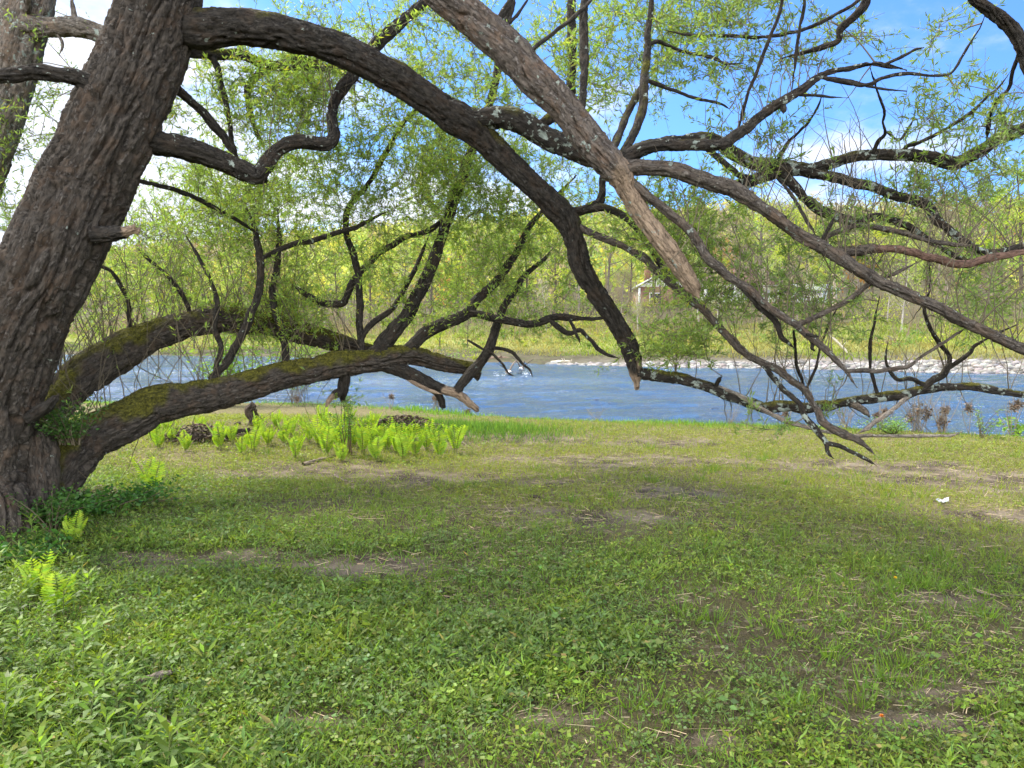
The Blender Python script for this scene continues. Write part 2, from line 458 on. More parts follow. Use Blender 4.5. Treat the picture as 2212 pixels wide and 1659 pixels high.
def bareness(x, y):
    m = np.zeros_like(x)
    for cx, cy_, rx, ry in BARE:
        r = np.sqrt(((x - cx) / rx) ** 2 + ((y - cy_) / ry) ** 2)
        m = np.maximum(m, 1 - sstep(.45, 1.25, r + .75 * n2(x, y, 3.2, 4, cx)))
    return m
def dryness(x, y):
    """mown straw and yellow thatch towards the river on the right"""
    d = sstep(4.6, 8.8, y + .42 * x - .1 + 1.2 * n2(x, y, .5, 3, 21))
    return np.clip(d * .85 + .25 * sstep(.1, .6, n2(x, y, .9, 3, 33)), 0, 1)

V, F = grid(spaced(-14, 14, .09, 300), np.concatenate([[-200, -100, -50, -25, -12, -6, -3, -1, 0, 1], np.arange(1.6, 21, .08), np.arange(21, 130, 1.5)]), near_z)
bz = bareness(V[:, 0], V[:, 1]); dz = dryness(V[:, 0], V[:, 1])
m, nt, b = nodes('lawn soil')
tco = N(nt, 'ShaderNodeTexCoord').outputs['Object']
n1 = noise(nt, tco, 14, 6, .7); n3 = noise(nt, tco, 90, 4, .7); n4 = noise(nt, tco, 2.2, 4, .6)
soil = mix(nt, ramp(nt, n3, .3, .7), (.030, .022, .015), (.088, .064, .042))
soil = mix(nt, ramp(nt, n4, .35, .7), soil, mix(nt, n3, (.15, .117, .08), (.32, .26, .18)))
th = mix(nt, ramp(nt, n3, .35, .65), (.045, .039, .020), (.10, .085, .038))
dr = mix(nt, ramp(nt, n3, .35, .65), (.15, .135, .05), (.31, .26, .12))
th = mix(nt, math_(nt, 'MULTIPLY', attr(nt, 'dry'), ramp(nt, n1, .3, .6)), th, dr)
soil = mix(nt, math_(nt, 'MULTIPLY', ramp(nt, noise(nt, tco, 45, 3, .8), .56, .62), .8), soil, (.24, .20, .15))
c = mix(nt, math_(nt, 'MAXIMUM', attr(nt, 'bare'), math_(nt, 'MULTIPLY', ramp(nt, n1, .5, .62), .8)), th, soil)
nt.links.new(c, b.inputs['Base Color']); b.inputs['Roughness'].default_value = .95; b.inputs['Specular IOR Level'].default_value = .1
bump(nt, math_(nt, 'ADD', n3, n1), b, .9, .02)
lawn = tag(obj('lawn', mesh('lawn', V, [F], m, {'bare': bz, 'dry': dz}, True)), kind='structure')

# ---- far bank and the hill
V, F = grid(np.concatenate([np.arange(-900, -160, 20.), np.arange(-160, 160, 1.6), np.arange(160, 901, 20.)]),
            np.concatenate([np.arange(20, 160, 1.4), np.arange(160, 420, 5), np.arange(420, 900, 30.)]), far_z)
s_ = V[:, 1] - y_far(V[:, 0]) + 1.2 * n2(V[:, 0], V[:, 1], .05, 3, 5)
gr = sstep(2, 14, V[:, 0]) * (1 - sstep(3.0, 5.5, s_ - np.clip(V[:, 0] - 12, 0, 18) * .22 + 2 * n2(V[:, 0], V[:, 1], .2, 3, 6))); gs = sstep(8, 12, s_) * (1 - sstep(15, 32, s_ + 5 * n2(V[:, 0], V[:, 1], .12, 3, 16)))
m, nt, b = nodes('far bank')
tco = N(nt, 'ShaderNodeTexCoord').outputs['Object']
n1 = noise(nt, tco, .35, 6, .7); n3 = noise(nt, tco, 2.2, 5, .7)
c = mix(nt, ramp(nt, n1, .35, .65), (.055, .05, .028), (.10, .085, .055))
c = mix(nt, ramp(nt, n3, .5, .7), c, (.10, .12, .035))
c = mix(nt, attr(nt, 'grass'), c, mix(nt, ramp(nt, n3, .35, .65), (.17, .17, .05), (.24, .25, .07)))
vo = N(nt, 'ShaderNodeTexVoronoi', i_Scale=2.6); nt.links.new(tco, vo.inputs['Vector'])
c = mix(nt, attr(nt, 'gravel'), c, mix(nt, vo.outputs['Color'], (.10, .088, .074), (.24, .215, .18)))
nt.links.new(c, b.inputs['Base Color']); b.inputs['Roughness'].default_value = .95; b.inputs['Specular IOR Level'].default_value = .1
bump(nt, math_(nt, 'ADD', n3, vo.outputs['Distance']), b, .8, .15)
tag(obj('far_bank', mesh('far_bank', V, [F], m, {'gravel': gr, 'grass': gs}, True)), kind='structure')

# ---- the river
xs = np.concatenate([np.arange(-420, -60, 12.), np.arange(-60, 60, .5), np.arange(60, 421, 12.)]); ys = np.concatenate([[-60, -20, 0, 6], np.arange(9, 40, .16), np.arange(40, 95, .35), np.arange(95, 240, 6)])
def wave(x, y):
    return WATER + .085 * n2(x * .4, y, .75, 3, 12) + .060 * n2(x * .5, y, 1.6, 3, 2) + .022 * n2(x * .6, y * 1.2, 4.2, 2, 7) + .03 * n2(x * .35, y, .5, 2, 5)
V, F = grid(xs, ys, wave)
m, nt, b = nodes('river water')
tco = N(nt, 'ShaderNodeTexCoord').outputs['Object']
w1 = noise(nt, mapping(nt, tco, (.34, .80, 1)), 1.0, 7, .70); w2 = noise(nt, mapping(nt, tco, (.7, 1.2, 1)), 5.5, 4, .6)
wp = noise(nt, mapping(nt, tco, (.2, .5, 1)), .25, 3, .5)
hgt = math_(nt, 'ADD', math_(nt, 'MULTIPLY', w1, 1.0), math_(nt, 'MULTIPLY', w2, .35))
hgt = math_(nt, 'MULTIPLY', hgt, math_(nt, 'ADD', .55, math_(nt, 'MULTIPLY', ramp(nt, wp, .3, .65), .75)))
bump(nt, hgt, b, 1.0, 1.15)
b.inputs['Base Color'].default_value = (.050, .115, .22, 1); b.inputs['Roughness'].default_value = .05; b.inputs['IOR'].default_value = 1.33  # blue of the reflected sky is partly put into the base colour
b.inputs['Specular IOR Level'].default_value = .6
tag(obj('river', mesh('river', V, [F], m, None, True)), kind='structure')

# ---- stones of the gravel bar
pl = MB(); 
ico = np.array([(0, 0, 1), (.89, 0, .45), (.28, .85, .45), (-.72, .53, .45), (-.72, -.53, .45), (.28, -.85, .45), (.72, .53, -.45), (-.28, .85, -.45), (-.89, 0, -.45), (-.28, -.85, -.45), (.72, -.53, -.45), (0, 0, -1)])
icf = np.array([(0,1,2),(0,2,3),(0,3,4),(0,4,5),(0,5,1),(1,6,2),(2,7,3),(3,8,4),(4,9,5),(5,10,1),(6,7,2),(7,8,3),(8,9,4),(9,10,5),(10,6,1),(11,7,6),(11,8,7),(11,9,8),(11,10,9),(11,6,10)])
n = 5200
gx = RNG.uniform(3, 62, n); s = RNG.uniform(-.4, 6.0, n) * np.clip((gx - 0) / 30, .12, 1); gy = y_far(gx) + s
gz = far_z(gx, gy); sz = RNG.uniform(.06, .20, n) * RNG.choice([1, 1, 1, 1.7], n)
gc = np.stack([RNG.uniform(.09, .34, n)] * 3, 1) * np.array([1.0, .94, .84]) * RNG.uniform(.93, 1.07, (n, 3))
Vv = gz * 0
A = ico[None] * sz[:, None, None] * RNG.uniform(.6, 1.3, (n, 1, 3)) * np.array([1.3, 1, .6]) * RNG.uniform(.8, 1.2, (n, 12, 1)) + np.stack([gx, gy, gz + sz * .15], 1)[:, None, :]
tag(obj('gravel', mesh('gravel', A.reshape(-1, 3), [(icf[None] + (np.arange(n) * 12)[:, None, None]).reshape(-1, 3)], col_material('river stones', .9, .15), {'col': np.repeat(gc, 12, 0)})),
    'pale river stones of the gravel bar along the far shore', 'gravel', None, 'stuff')
# ------------------------------------------------------------------ the old willow
BARK = bark_material('willow bark', (.012, .010, .0075), (.048, .041, .032))
BARK2 = bark_material('grey willow bark', (.06, .05, .038), (.20, .17, .135))
BARKC = bark_material('flaking bark painted as lit', (.038, .030, .023), (.150, .124, .100))  # paler copy of willow bark: light on this limb put into its colour
BARKT = bark_material('old trunk bark', (.019, .0155, .0115), (.082, .068, .053))
BARE_W = bark_material('weathered branch bark', (.036, .028, .022), (.12, .10, .078), bare=(.17, .10, .07))

def wpts(pts, d0, d1, bow=0.0, seed=0):
    """traced course of a limb: list of (px, py, radius in px); distance runs from d0 to d1"""
    a = np.array([p[:2] for p in pts], float)
    L = np.concatenate([[0], np.cumsum(np.linalg.norm(np.diff(a, axis=0), axis=1))]); L /= L[-1]
    d = d0 + (d1 - d0) * L + bow * np.sin(L * math.pi) 
    P = np.array([at(x, y, q) for (x, y), q in zip(a, d)])
    R = np.array([p[2] for p in pts]) * d / F_PX
    return P, R

DEADW = bark_material('dead branch wood', (.11, .09, .07), (.30, .26, .21))
BASE = np.array(on_plane(-10, 1160)); BASE[2] = 0.0
willow = thing('willow_tree', 'huge old leaning willow with furrowed trunk and long mossy limbs sprawling over the lawn', 'tree', BASE)
REC = []
LIMBS = {}
def part(o, label=None):
    if o.parent is willow: o.location = -BASE
    if label: o['label'] = label
    return o

# trunk: leans right, goes on above the picture
TR = [(-20, 1215, 6.1, 118), (-22, 1130, 6.15, 104), (-34, 1053, 6.2, 88), (-35, 986, 6.2, 83), (-14, 870, 6.2, 86), (8, 786, 6.2, 90), (48, 686, 6.2, 92), (100, 580, 6.2, 95), (150, 470, 6.25, 95),
      (180, 400, 6.3, 94), (225, 310, 6.3, 93), (275, 200, 6.35, 91), (316, 100, 6.4, 90), (345, 0, 6.4, 84), (400, -160, 6.4, 70), (455, -330, 6.4, 58), (500, -520, 6.3, 40), (520, -700, 6.2, 26), (560, -900, 6.1, 14), (600, -1100, 6.0, 5)]
P = np.array([at(x, y, d) for x, y, d, r in TR]); R = np.array([r * d / F_PX for x, y, d, r in TR])
part(obj('trunk', limb_mesh('trunk', P, R, BARKT, 3, moss=.05, furrow=1.25, flare=.45, detail=1.45, rec=REC, lich=.1), willow))

def limb(key, pts, d0, d1, moss=.3, lich=.2, parent=None, bow=0.0, mat=None, label=None, **kw):
    if parent is not None:          # let a branch leave the wood it grows from
        best = None
        for Pc, Rc in REC:
            v = Pc - CAM; dep = v @ FWD; su = CX + F_PX * v[:, 0] / dep; sv = CY - F_PX * (v @ UPV) / dep
            e = np.hypot(su - pts[0][0], sv - pts[0][1]); i = int(np.argmin(e))
            if e[i] < 70 and abs(dep[i] - d0) < 1.0 and (best is None or e[i] + 25 * abs(dep[i] - d0) < best[0]): best = (e[i] + 25 * abs(dep[i] - d0), dep[i])
        if best: d0 = float(best[1])
    P, R = wpts(pts, d0, d1, bow)
    me = limb_mesh('limb' if parent is None else 'branch', P, R, mat or BARK, len(LIMBS) * 1.37 + 5, moss=moss, lich=lich, rec=REC, **kw)
    par = willow if parent is None else LIMBS[parent]
    o = obj('limb' if parent is None else 'branch', me, par); part(o, label)
    LIMBS[key] = o
    return o

# --- great arching limb and its fork
limb('B', [(330, 45, 44), (430, 64, 42), (500, 58, 38), (600, 67, 36), (700, 93, 34), (760, 117, 33), (814, 147, 32), (904, 204, 33), (970, 248, 35), (1020, 280, 33), (1070, 327, 28), (1137, 390, 27), (1220, 467, 27), (1246, 520, 23), (1256, 573, 22),
           (1290, 632, 21), (1330, 695, 20), (1362, 753, 19), (1374, 803, 16), (1377, 836, 9)], 6.4, 7.2, moss=.42, lich=.12, broken=True, detail=1.2, bare=.965)
limb('B2', [(985, 250, 24), (1025, 258, 23), (1070, 254, 23), (1120, 266, 25), (1187, 302, 25), (1254, 333, 24), (1310, 343, 20), (1370, 330, 16), (1430, 312, 14), (1475, 302, 13), (1541, 299, 14), (1585, 330, 14), (1625, 350, 14), (1675, 359, 15), (1741, 367, 15), (1775, 357, 13),
            (1858, 337, 12), (1941, 333, 12), (2008, 340, 13), (2058, 353, 14), (2108, 330, 13), (2158, 300, 13), (2212, 277, 13), (2300, 230, 11), (2420, 180, 6)], 7.0, 6.1, moss=.42, lich=.55, parent='B')
limb('B2b', [(1730, 368, 12), (1775, 378, 11), (1858, 397, 11), (1941, 423, 11), (2001, 443, 11), (2025, 477, 10), (2068, 513, 9), (2125, 547, 9), (2175, 540, 8), (2230, 526, 7), (2330, 505, 4)], 6.45, 6.1, lich=.5, parent='B')
limb('B2c', [(1690, 375, 11), (1725, 413, 10), (1758, 447, 11), (1785, 463, 11), (1841, 477, 10), (1908, 470, 9), (1958, 487, 8), (2008, 520, 7), (2058, 547, 6), (2120, 580, 4)], 6.5, 6.6, moss=.45, lich=.5, parent='B')
limb('B2d', [(1600, 400, 13), (1641, 385, 12), (1691, 373, 12), (1735, 369, 12)], 6.2, 6.45, lich=.5, parent='B')
limb('B2e', [(1520, 312, 6), (1545, 335, 7), (1575, 363, 7), (1600, 380, 6), (1630, 381, 5)], 6.6, 6.4, lich=.3, parent='B', rough=1.6)
limb('B3', [(1150, 278, 10), (1187, 257, 12), (1206, 240, 12), (1225, 215, 11), (1234, 185, 11), (1235, 100, 10), (1234, 40, 10), (1233, -60, 9), (1245, -260, 7), (1250, -500, 3)], 6.95, 7.2, moss=.6, parent='B')
limb('BD', [(1222, 450, 12), (1240, 458, 11), (1270, 450, 11), (1297, 430, 10), (1304, 395, 8), (1318, 340, 7), (1345, 270, 6), (1390, 200, 4)], 7.1, 7.3, lich=.3, parent='B', rough=1.5)
limb('BD2', [(1268, 452, 9), (1300, 449, 9), (1337, 462, 8), (1370, 489, 8), (1404, 535, 7), (1440, 592, 7), (1465, 632, 6)], 7.1, 6.75, parent='B')
limb('E', [(1236, 485, 9), (1270, 500, 8), (1337, 528, 8), (1387, 555, 9), (1430, 596, 9), (1475, 636, 9), (1525, 675, 9), (1575, 730, 9), (1625, 773, 8), (1665, 792, 8), (1708, 822, 8), (1741, 846, 8), (1768, 890, 8), (1781, 916, 9), (1821, 937, 9), (1851, 951, 7), (1875, 968, 4), (1891, 984, 2)],
     7.1, 6.0, moss=.1, lich=.28, parent='B', mat=BARE_W)
limb('G', [(1372, 806, 12), (1400, 809, 13), (1437, 813, 12), (1475, 820, 12), (1525, 831, 11), (1575, 852, 12), (1625, 871, 12), (1661, 881, 12), (1741, 880, 12), (1825, 870, 10), (1891, 861, 11), (1958, 853, 11), (1991, 843, 9), (2041, 836, 9), (2108, 837, 8), (2160, 846, 8), (2212, 853, 7), (2280, 866, 5), (2360, 870, 3)],
     7.2, 6.5, moss=.62, lich=.62, parent='B')
limb('G1', [(1985, 846, 8), (2015, 823, 8), (2041, 806, 8), (2052, 770, 5), (2028, 740, 5), (2005, 700, 4), (1998, 663, 4), (2008, 620, 3), (2008, 562, 2)], 6.7, 6.4, moss=.5, lich=.4, parent='G' if False else 'B')
limb('G1b', [(2046, 796, 5), (2091, 766, 5), (2108, 746, 4), (2155, 720, 3), (2200, 700, 2)], 6.65, 6.3, parent='B')
limb('G2', [(1998, 832, 6), (1968, 820, 5), (1941, 821, 4), (1925, 803, 4), (1912, 775, 3), (1918, 740, 2.5)], 6.7, 6.6, moss=.5, lich=.4, parent='B', rough=2)
limb('G5', [(1965, 856, 5), (1945, 870, 5), (1918, 893, 5), (1890, 912, 5), (1875, 924, 6), (1851, 937, 4)], 6.6, 6.3, parent='B', mat=DEADW, moss=0)
limb('G6', [(1838, 873, 8), (1855, 880, 8), (1868, 888, 7), (1877, 899, 3)], 6.7, 6.6, moss=0, lich=0, parent='B', mat=BARE_W, broken=True)
limb('G4', [(1548, 836, 6), (1591, 852, 5), (1625, 873, 5), (1658, 891, 5), (1708, 913, 5), (1775, 930, 4.5), (1841, 940, 4.5), (1941, 942, 3.5), (2000, 941, 3.5), (2055, 940, 3), (2078, 933, 1.5)], 6.75, 6.2, moss=0, lich=.15, parent='B', mat=DEADW)
limb('G7', [(1545, 836, 5), (1552, 822, 5), (1560, 812, 4)], 6.9, 6.9, parent='B')
limb('G3', [(1641, 783, 5), (1668, 812, 6), (1691, 840, 6), (1725, 871, 6), (1738, 897, 6), (1761, 926, 7), (1783, 956, 6), (1787, 974, 5), (1801, 991, 3)], 6.3, 6.1, moss=0, lich=.62, parent='B')
limb('G3b', [(1785, 957, 5), (1812, 963, 5), (1841, 976, 4.5), (1875, 993, 4), (1893, 1006, 2.5)], 6.1, 6.0, moss=0, lich=.55, parent='B')

# --- broken limb coming down from above on the right
limb('C', [(480, -420, 48), (600, -330, 46), (740, -215, 45), (860, -110, 43), (970, 0, 41), (1035, 55, 37), (1107, 113, 38), (1154, 167, 35), (1204, 212, 35), (1254, 277, 35), (1297, 333, 33), (1337, 376, 32), (1352, 404, 25), (1364, 422, 24), (1390, 468, 24), (1424, 514, 25), (1456, 560, 24), (1480, 597, 22), (1494, 621, 19), (1503, 634, 13)],
     6.3, 5.9, bow=-.35, moss=.24, lich=.3, bare=.795, broken=True, detail=1.3, mat=BARKC, label='limb ending in a barkless broken tan stump')
limb('C1', [(1335, 366, 22), (1372, 362, 18), (1404, 363, 17), (1470, 370, 18), (1541, 397, 18), (1591, 414, 18), (1641, 450, 15), (1708, 493, 14), (1768, 528, 15), (1808, 556, 14), (1875, 590, 14), (1941, 626, 13), (2008, 657, 12), (2075, 693, 12), (2141, 723, 12), (2212, 754, 12), (2300, 790, 9), (2400, 830, 4)],
     5.9, 5.3, moss=.12, lich=.3, parent='C', mat=BARE_W)
limb('C1b', [(1765, 528, 11), (1785, 540, 11), (1825, 544, 11), (1891, 537, 11), (1941, 538, 11), (2008, 557, 11), (2060, 568, 11), (2091, 570, 10), (2141, 556, 10), (2212, 545, 9), (2320, 530, 5)], 5.65, 5.6, moss=.2, lich=.1, parent='C', bare=.22, mat=BARE_W, label='branch with reddish torn bark')
limb('C1c', [(1770, 526, 6), (1785, 512, 6), (1808, 500, 6), (1840, 490, 6), (1875, 490, 6), (1941, 500, 6), (2008, 520, 5), (2058, 528, 5), (2120, 530, 3)], 5.65, 5.9, parent='C', mat=BARE_W)
limb('C1d', [(1768, 530, 4), (1782, 505, 4), (1795, 483, 4), (1803, 468, 3)], 5.65, 5.5, parent='C')
limb('C2', [(1340, 352, 13), (1354, 338, 14), (1387, 321, 13), (1425, 315, 13), (1470, 314, 13), (1558, 311, 12), (1608, 283, 12), (1648, 247, 11), (1681, 223, 11), (1725, 197, 10), (1761, 173, 8), (1788, 157, 7), (1835, 147, 6), (1882, 137, 5), (1918, 143, 5), (1958, 150, 4)], 5.9, 5.7, moss=.2, lich=.4, parent='C')
limb('C2a', [(1905, 143, 4), (1948, 123, 4), (1975, 108, 3), (1996, 103, 2)], 5.7, 5.6, parent='C')
limb('C2b', [(1775, 168, 5), (1828, 177, 6), (1872, 184, 5), (1908, 167, 4), (1958, 158, 4), (1991, 163, 3.5), (2028, 163, 3), (2055, 157, 3), (2078, 123, 3), (2098, 90, 2.5), (2121, 50, 2), (2135, 10, 1.5)], 5.75, 5.5, lich=.4, parent='C')
limb('C2c', [(1872, 186, 3), (1915, 193, 3), (1958, 197, 2)], 5.7, 5.6, parent='C')
limb('C2d', [(1727, 205, 4), (1765, 206, 3.5), (1800, 210, 2.5), (1833, 211, 2)], 5.75, 5.6, parent='C')
limb('C2e', [(1690, 228, 8), (1693, 238, 6), (1692, 246, 2)], 5.75, 5.7, parent='C')
limb('C3', [(1337, 345, 10), (1356, 315, 10), (1377, 273, 10), (1387, 233, 10), (1390, 187, 10), (1397, 133, 9), (1400, 83, 8), (1404, 33, 7), (1412, -30, 6), (1430, -150, 4), (1440, -300, 2)], 5.95, 6.4, moss=.62, lich=.3, parent='C')
limb('C3b', [(1322, 330, 8), (1340, 285, 8), (1354, 250, 8), (1374, 207, 8), (1390, 172, 7)], 6.0, 6.15, moss=.5, parent='C')
limb('C3c', [(1398, 100, 4), (1420, 90, 5), (1445, 100, 4), (1480, 112, 4), (1535, 123, 4), (1568, 137, 3), (1605, 137, 2)], 6.2, 6.3, parent='C')
limb('C3d', [(1390, 172, 4), (1420, 182, 5), (1460, 198, 4), (1505, 213, 3.5), (1560, 226, 3), (1585, 245, 2)], 6.1, 6.2, parent='C')
limb('C4', [(1246, 250, 10), (1258, 222, 9), (1263, 165, 10), (1264, 117, 10), (1260, 50, 10), (1264, 0, 9), (1275, -120, 7), (1290, -350, 3)], 5.95, 6.3, moss=.3, parent='C')
limb('C5', [(1140, 118, 5), (1165, 95, 5), (1204, 63, 5), (1247, 30, 5), (1277, 0, 4), (1310, -50, 3)], 5.9, 5.9, parent='C')
limb('C6', [(1070, 62, 8), (1078, 45, 8), (1092, 20, 8), (1106, -10, 7), (1140, -120, 5), (1180, -300, 2)], 5.9, 6.0, parent='C')
limb('C7', [(1085, 62, 5), (1110, 40, 4), (1130, 15, 3), (1150, -20, 3)], 5.9, 5.8, parent='C')
limb('F', [(1363, 393, 11), (1404, 428, 10), (1440, 455, 10), (1474, 484, 10), (1508, 521, 10), (1530, 556, 10), (1568, 590, 10), (1621, 627, 9), (1661, 663, 8), (1721, 703, 8), (1751, 727, 8), (1795, 767, 7), (1828, 803, 6), (1840, 822, 4), (1851, 838, 2)], 5.95, 5.6, moss=.15, lich=.3, parent='C', mat=BARE_W)
limb('F1', [(1606, 622, 7), (1641, 665, 6), (1675, 693, 7), (1688, 727, 6), (1705, 742, 4), (1716, 752, 2)], 5.75, 5.8, moss=.5, lich=.4, parent='C')
limb('F2', [(1718, 702, 6), (1755, 688, 6), (1791, 670, 6), (1835, 646, 6), (1870, 620, 6), (1888, 610, 5), (1910, 600, 4), (1941, 587, 4), (1991, 563, 3)], 5.7, 5.5, parent='C', mat=BARE_W)
limb('F3', [(1826, 802, 5), (1860, 801, 5), (1908, 800, 5), (1958, 792, 5), (1985, 775, 4), (2008, 760, 4), (2058, 727, 3.5), (2090, 706, 2.5)], 5.6, 5.5, parent='C', mat=BARE_W)
limb('F4', [(1748, 728, 4), (1756, 740, 5), (1754, 752, 4), (1760, 758, 2)], 5.7, 5.65, parent='C')
limb('F5', [(1740, 722, 4), (1760, 726, 4), (1768, 727, 2)], 5.7, 5.5, parent='C')
limb('V1', [(1895, 850, 4), (1885, 812, 4), (1878, 780, 4), (1880, 740, 4), (1890, 690, 3), (1900, 640, 2)], 6.65, 6.5, parent='B')
limb('V2', [(1715, 715, 3), (1720, 780, 4), (1732, 825, 4), (1735, 862, 4)], 6.2, 6.5, parent='B', moss=0)
limb('V3', [(1738, 848, 3), (1762, 795, 3.5), (1772, 750, 3), (1790, 700, 2.5), (1812, 660, 2)], 6.1, 6.1, parent='B', moss=0)

# --- limb crossing the upper right corner and the boughs hanging from it
limb('I', [(490, -600, 34), (800, -700, 32), (1250, -620, 28), (1650, -430, 24), (1950, -190, 19), (2060, -60, 14), (2108, 0, 12), (2151, 33, 13), (2185, 62, 14), (2206, 100, 14), (2216, 130, 14), (2235, 210, 12), (2280, 330, 8), (2330, 420, 4)], 6.3, 5.6, bow=-.6, moss=.15, lich=.3)
limb('J', [(1800, -320, 11), (1870, -160, 10), (1880, -50, 9), (1868, 5, 9), (1848, 33, 9), (1818, 60, 8), (1812, 87, 6), (1775, 103, 6), (1735, 113, 4), (1685, 127, 3)], 5.9, 6.0, lich=.2, parent='I')
limb('K', [(1990, -150, 6), (1900, -40, 4), (1835, 13, 4), (1791, 40, 4), (1725, 67, 4), (1648, 80, 4), (1575, 78, 4), (1495, 76, 3), (1440, 66, 2)], 5.7, 6.2, parent='I', moss=0)
limb('K2', [(1760, -280, 6), (1735, -100, 4), (1735, 17, 4), (1728, 60, 4), (1721, 100, 4), (1716, 150, 3), (1711, 193, 2.5)], 5.9, 5.8, parent='I', moss=0)
limb('K3', [(1700, -330, 6), (1690, -90, 4), (1688, 10, 4), (1665, 75, 4), (1641, 140, 4), (1615, 205, 4), (1598, 267, 4), (1590, 290, 3)], 6.0, 5.8, parent='I', moss=0)
limb('R1', [(2204, 108, 5), (2196, 130, 4), (2188, 155, 4), (2180, 190, 4), (2160, 210, 4), (2141, 240, 4), (2135, 275, 5), (2131, 305, 5)], 5.6, 6.0, parent='I')
limb('R2', [(1950, 325, 5), (1963, 315, 5), (1985, 308, 4), (2041, 281, 4), (2091, 247, 4), (2128, 213, 3), (2155, 190, 3), (2185, 150, 2)], 6.2, 5.9, parent='B')
limb('R3', [(1886, 330, 5), (1895, 308, 5), (1912, 288, 4), (1908, 262, 3), (1911, 240, 3), (1901, 215, 3), (1890, 180, 2.5), (1880, 147, 2.5)], 6.25, 5.8, parent='B', rough=1.8)
limb('R4', [(1916, 284, 3), (1941, 303, 3), (1958, 283, 3), (1972, 258, 2), (1978, 225, 2)], 6.2, 6.1, parent='B')
limb('R5', [(1658, 377, 4), (1680, 345, 4), (1700, 310, 4), (1715, 294, 3), (1740, 270, 3), (1765, 235, 2.5), (1781, 185, 2)], 6.35, 5.8, parent='B')
limb('R6', [(1668, 375, 4), (1690, 395, 4), (1718, 432, 4), (1745, 480, 4), (1770, 520, 4)], 6.35, 5.75, parent='B')

# --- low mossy limbs sweeping out from the base
limb('L1', [(70, 1120, 62), (95, 1060, 58), (140, 1000, 54), (200, 946, 49), (290, 900, 45), (333, 875, 40), (400, 862, 36), (467, 851, 32), (540, 832, 29), (600, 815, 28), (670, 803, 28), (737, 788, 27), (820, 777, 25), (870, 770, 22), (904, 773, 19), (970, 790, 16), (1012, 798, 16), (1030, 804, 15)],
     6.45, 9.2, moss=.72, lich=.08, broken=True, detail=1.25, mat=BARKT)
limb('L2', [(50, 1010, 40), (75, 940, 42), (105, 890, 42), (143, 840, 42), (207, 792, 44), (273, 753, 40), (333, 726, 34), (400, 706, 29), (500, 695, 28), (600, 703, 25), (683, 727, 21), (740, 745, 19), (800, 758, 16), (850, 768, 12)], 6.5, 9.4, moss=.66, lich=.08, detail=1.2, mat=BARKT)
limb('L3', [(95, 1105, 42), (92, 1060, 38), (88, 1000, 34), (80, 950, 30), (70, 900, 24)], 6.35, 6.35, moss=.1, flare=.3, mat=BARKT)
limb('L1f', [(830, 786, 17), (860, 797, 17), (887, 810, 16), (937, 831, 15), (965, 843, 13), (987, 853, 12), (1012, 872, 10), (1030, 884, 8)], 8.6, 8.9, moss=.1, parent='L1', broken=True, bare=.6)
limb('L1g', [(910, 818, 9), (925, 832, 9), (942, 846, 9), (953, 862, 8), (957, 880, 7)], 8.75, 8.9, moss=0, parent='L1', broken=True)
limb('L1h', [(985, 850, 12), (994, 835, 11), (1012, 815, 11), (1030, 793, 11), (1044, 775, 11), (1054, 758, 11), (1062, 735, 10), (1072, 710, 10), (1080, 685, 9), (1090, 660, 8), (1112, 625, 7), (1140, 590, 6), (1175, 560, 4), (1200, 530, 3)], 8.8, 9.6, moss=.1, parent='L1')
limb('L1i', [(872, 812, 6), (905, 834, 6), (935, 846, 5), (955, 852, 4)], 8.4, 8.6, moss=0, parent='L1', bare=.1)
limb('stub', [(742, 800, 10), (745, 815, 13), (743, 835, 13), (742, 850, 10), (741, 864, 5)], 8.5, 8.6, moss=.3, parent='L1', broken=True)
limb('stub2', [(743, 842, 8), (728, 850, 10), (716, 858, 7), (708, 868, 6), (705, 878, 3)], 8.5, 8.3, moss=0, parent='L1', broken=True, bare=.5)
limb('S1', [(812, 775, 24), (824, 752, 20), (854, 710, 17), (884, 674, 15), (914, 617, 14), (937, 565, 13), (953, 513, 12), (964, 477, 12), (990, 407, 11), (1008, 350, 10), (1020, 320, 10), (1040, 270, 10), (1057, 227, 9), (1074, 150, 9), (1087, 67, 8), (1104, 10, 8), (1120, -100, 6), (1150, -300, 3)], 8.3, 9.4, moss=.12, parent='L1')
limb('S2', [(868, 768, 15), (887, 750, 14), (924, 717, 14), (970, 696, 13), (1010, 674, 12), (1030, 646, 11), (1070, 612, 10), (1090, 582, 9), (1114, 545, 8), (1140, 495, 7), (1167, 463, 6), (1205, 420, 5), (1250, 375, 3)], 8.4, 9.6, moss=.1, parent='L1')
limb('S2b', [(1005, 680, 10), (1025, 678, 8), (1070, 687, 9), (1110, 693, 8), (1147, 697, 8), (1204, 686, 8), (1240, 684, 7), (1270, 688, 5), (1300, 686, 4), (1340, 675, 3)], 8.6, 8.3, moss=.15, parent='L1')
limb('S2c', [(1188, 689, 6), (1200, 702, 6), (1217, 715, 6), (1234, 719, 5), (1252, 714, 5), (1265, 722, 5), (1280, 735, 5), (1297, 756, 5), (1315, 767, 4), (1338, 774, 3)], 8.4, 8.1, parent='L1', rough=1.5)
limb('S2d', [(1228, 686, 4), (1238, 705, 4), (1247, 725, 4), (1254, 744, 2.5)], 8.35, 8.3, parent='L1')
limb('S2e', [(1052, 755, 5), (1075, 752, 4), (1104, 760, 4), (1120, 775, 3.5), (1130, 787, 3), (1145, 800, 2.5), (1151, 815, 1.5)], 9.1, 9.0, parent='L1')
limb('S2f', [(1010, 735, 3), (1040, 752, 3), (1065, 765, 3), (1084, 785, 2.5), (1100, 806, 2.5), (1117, 815, 1.5)], 9.1, 8.9, parent='L1')
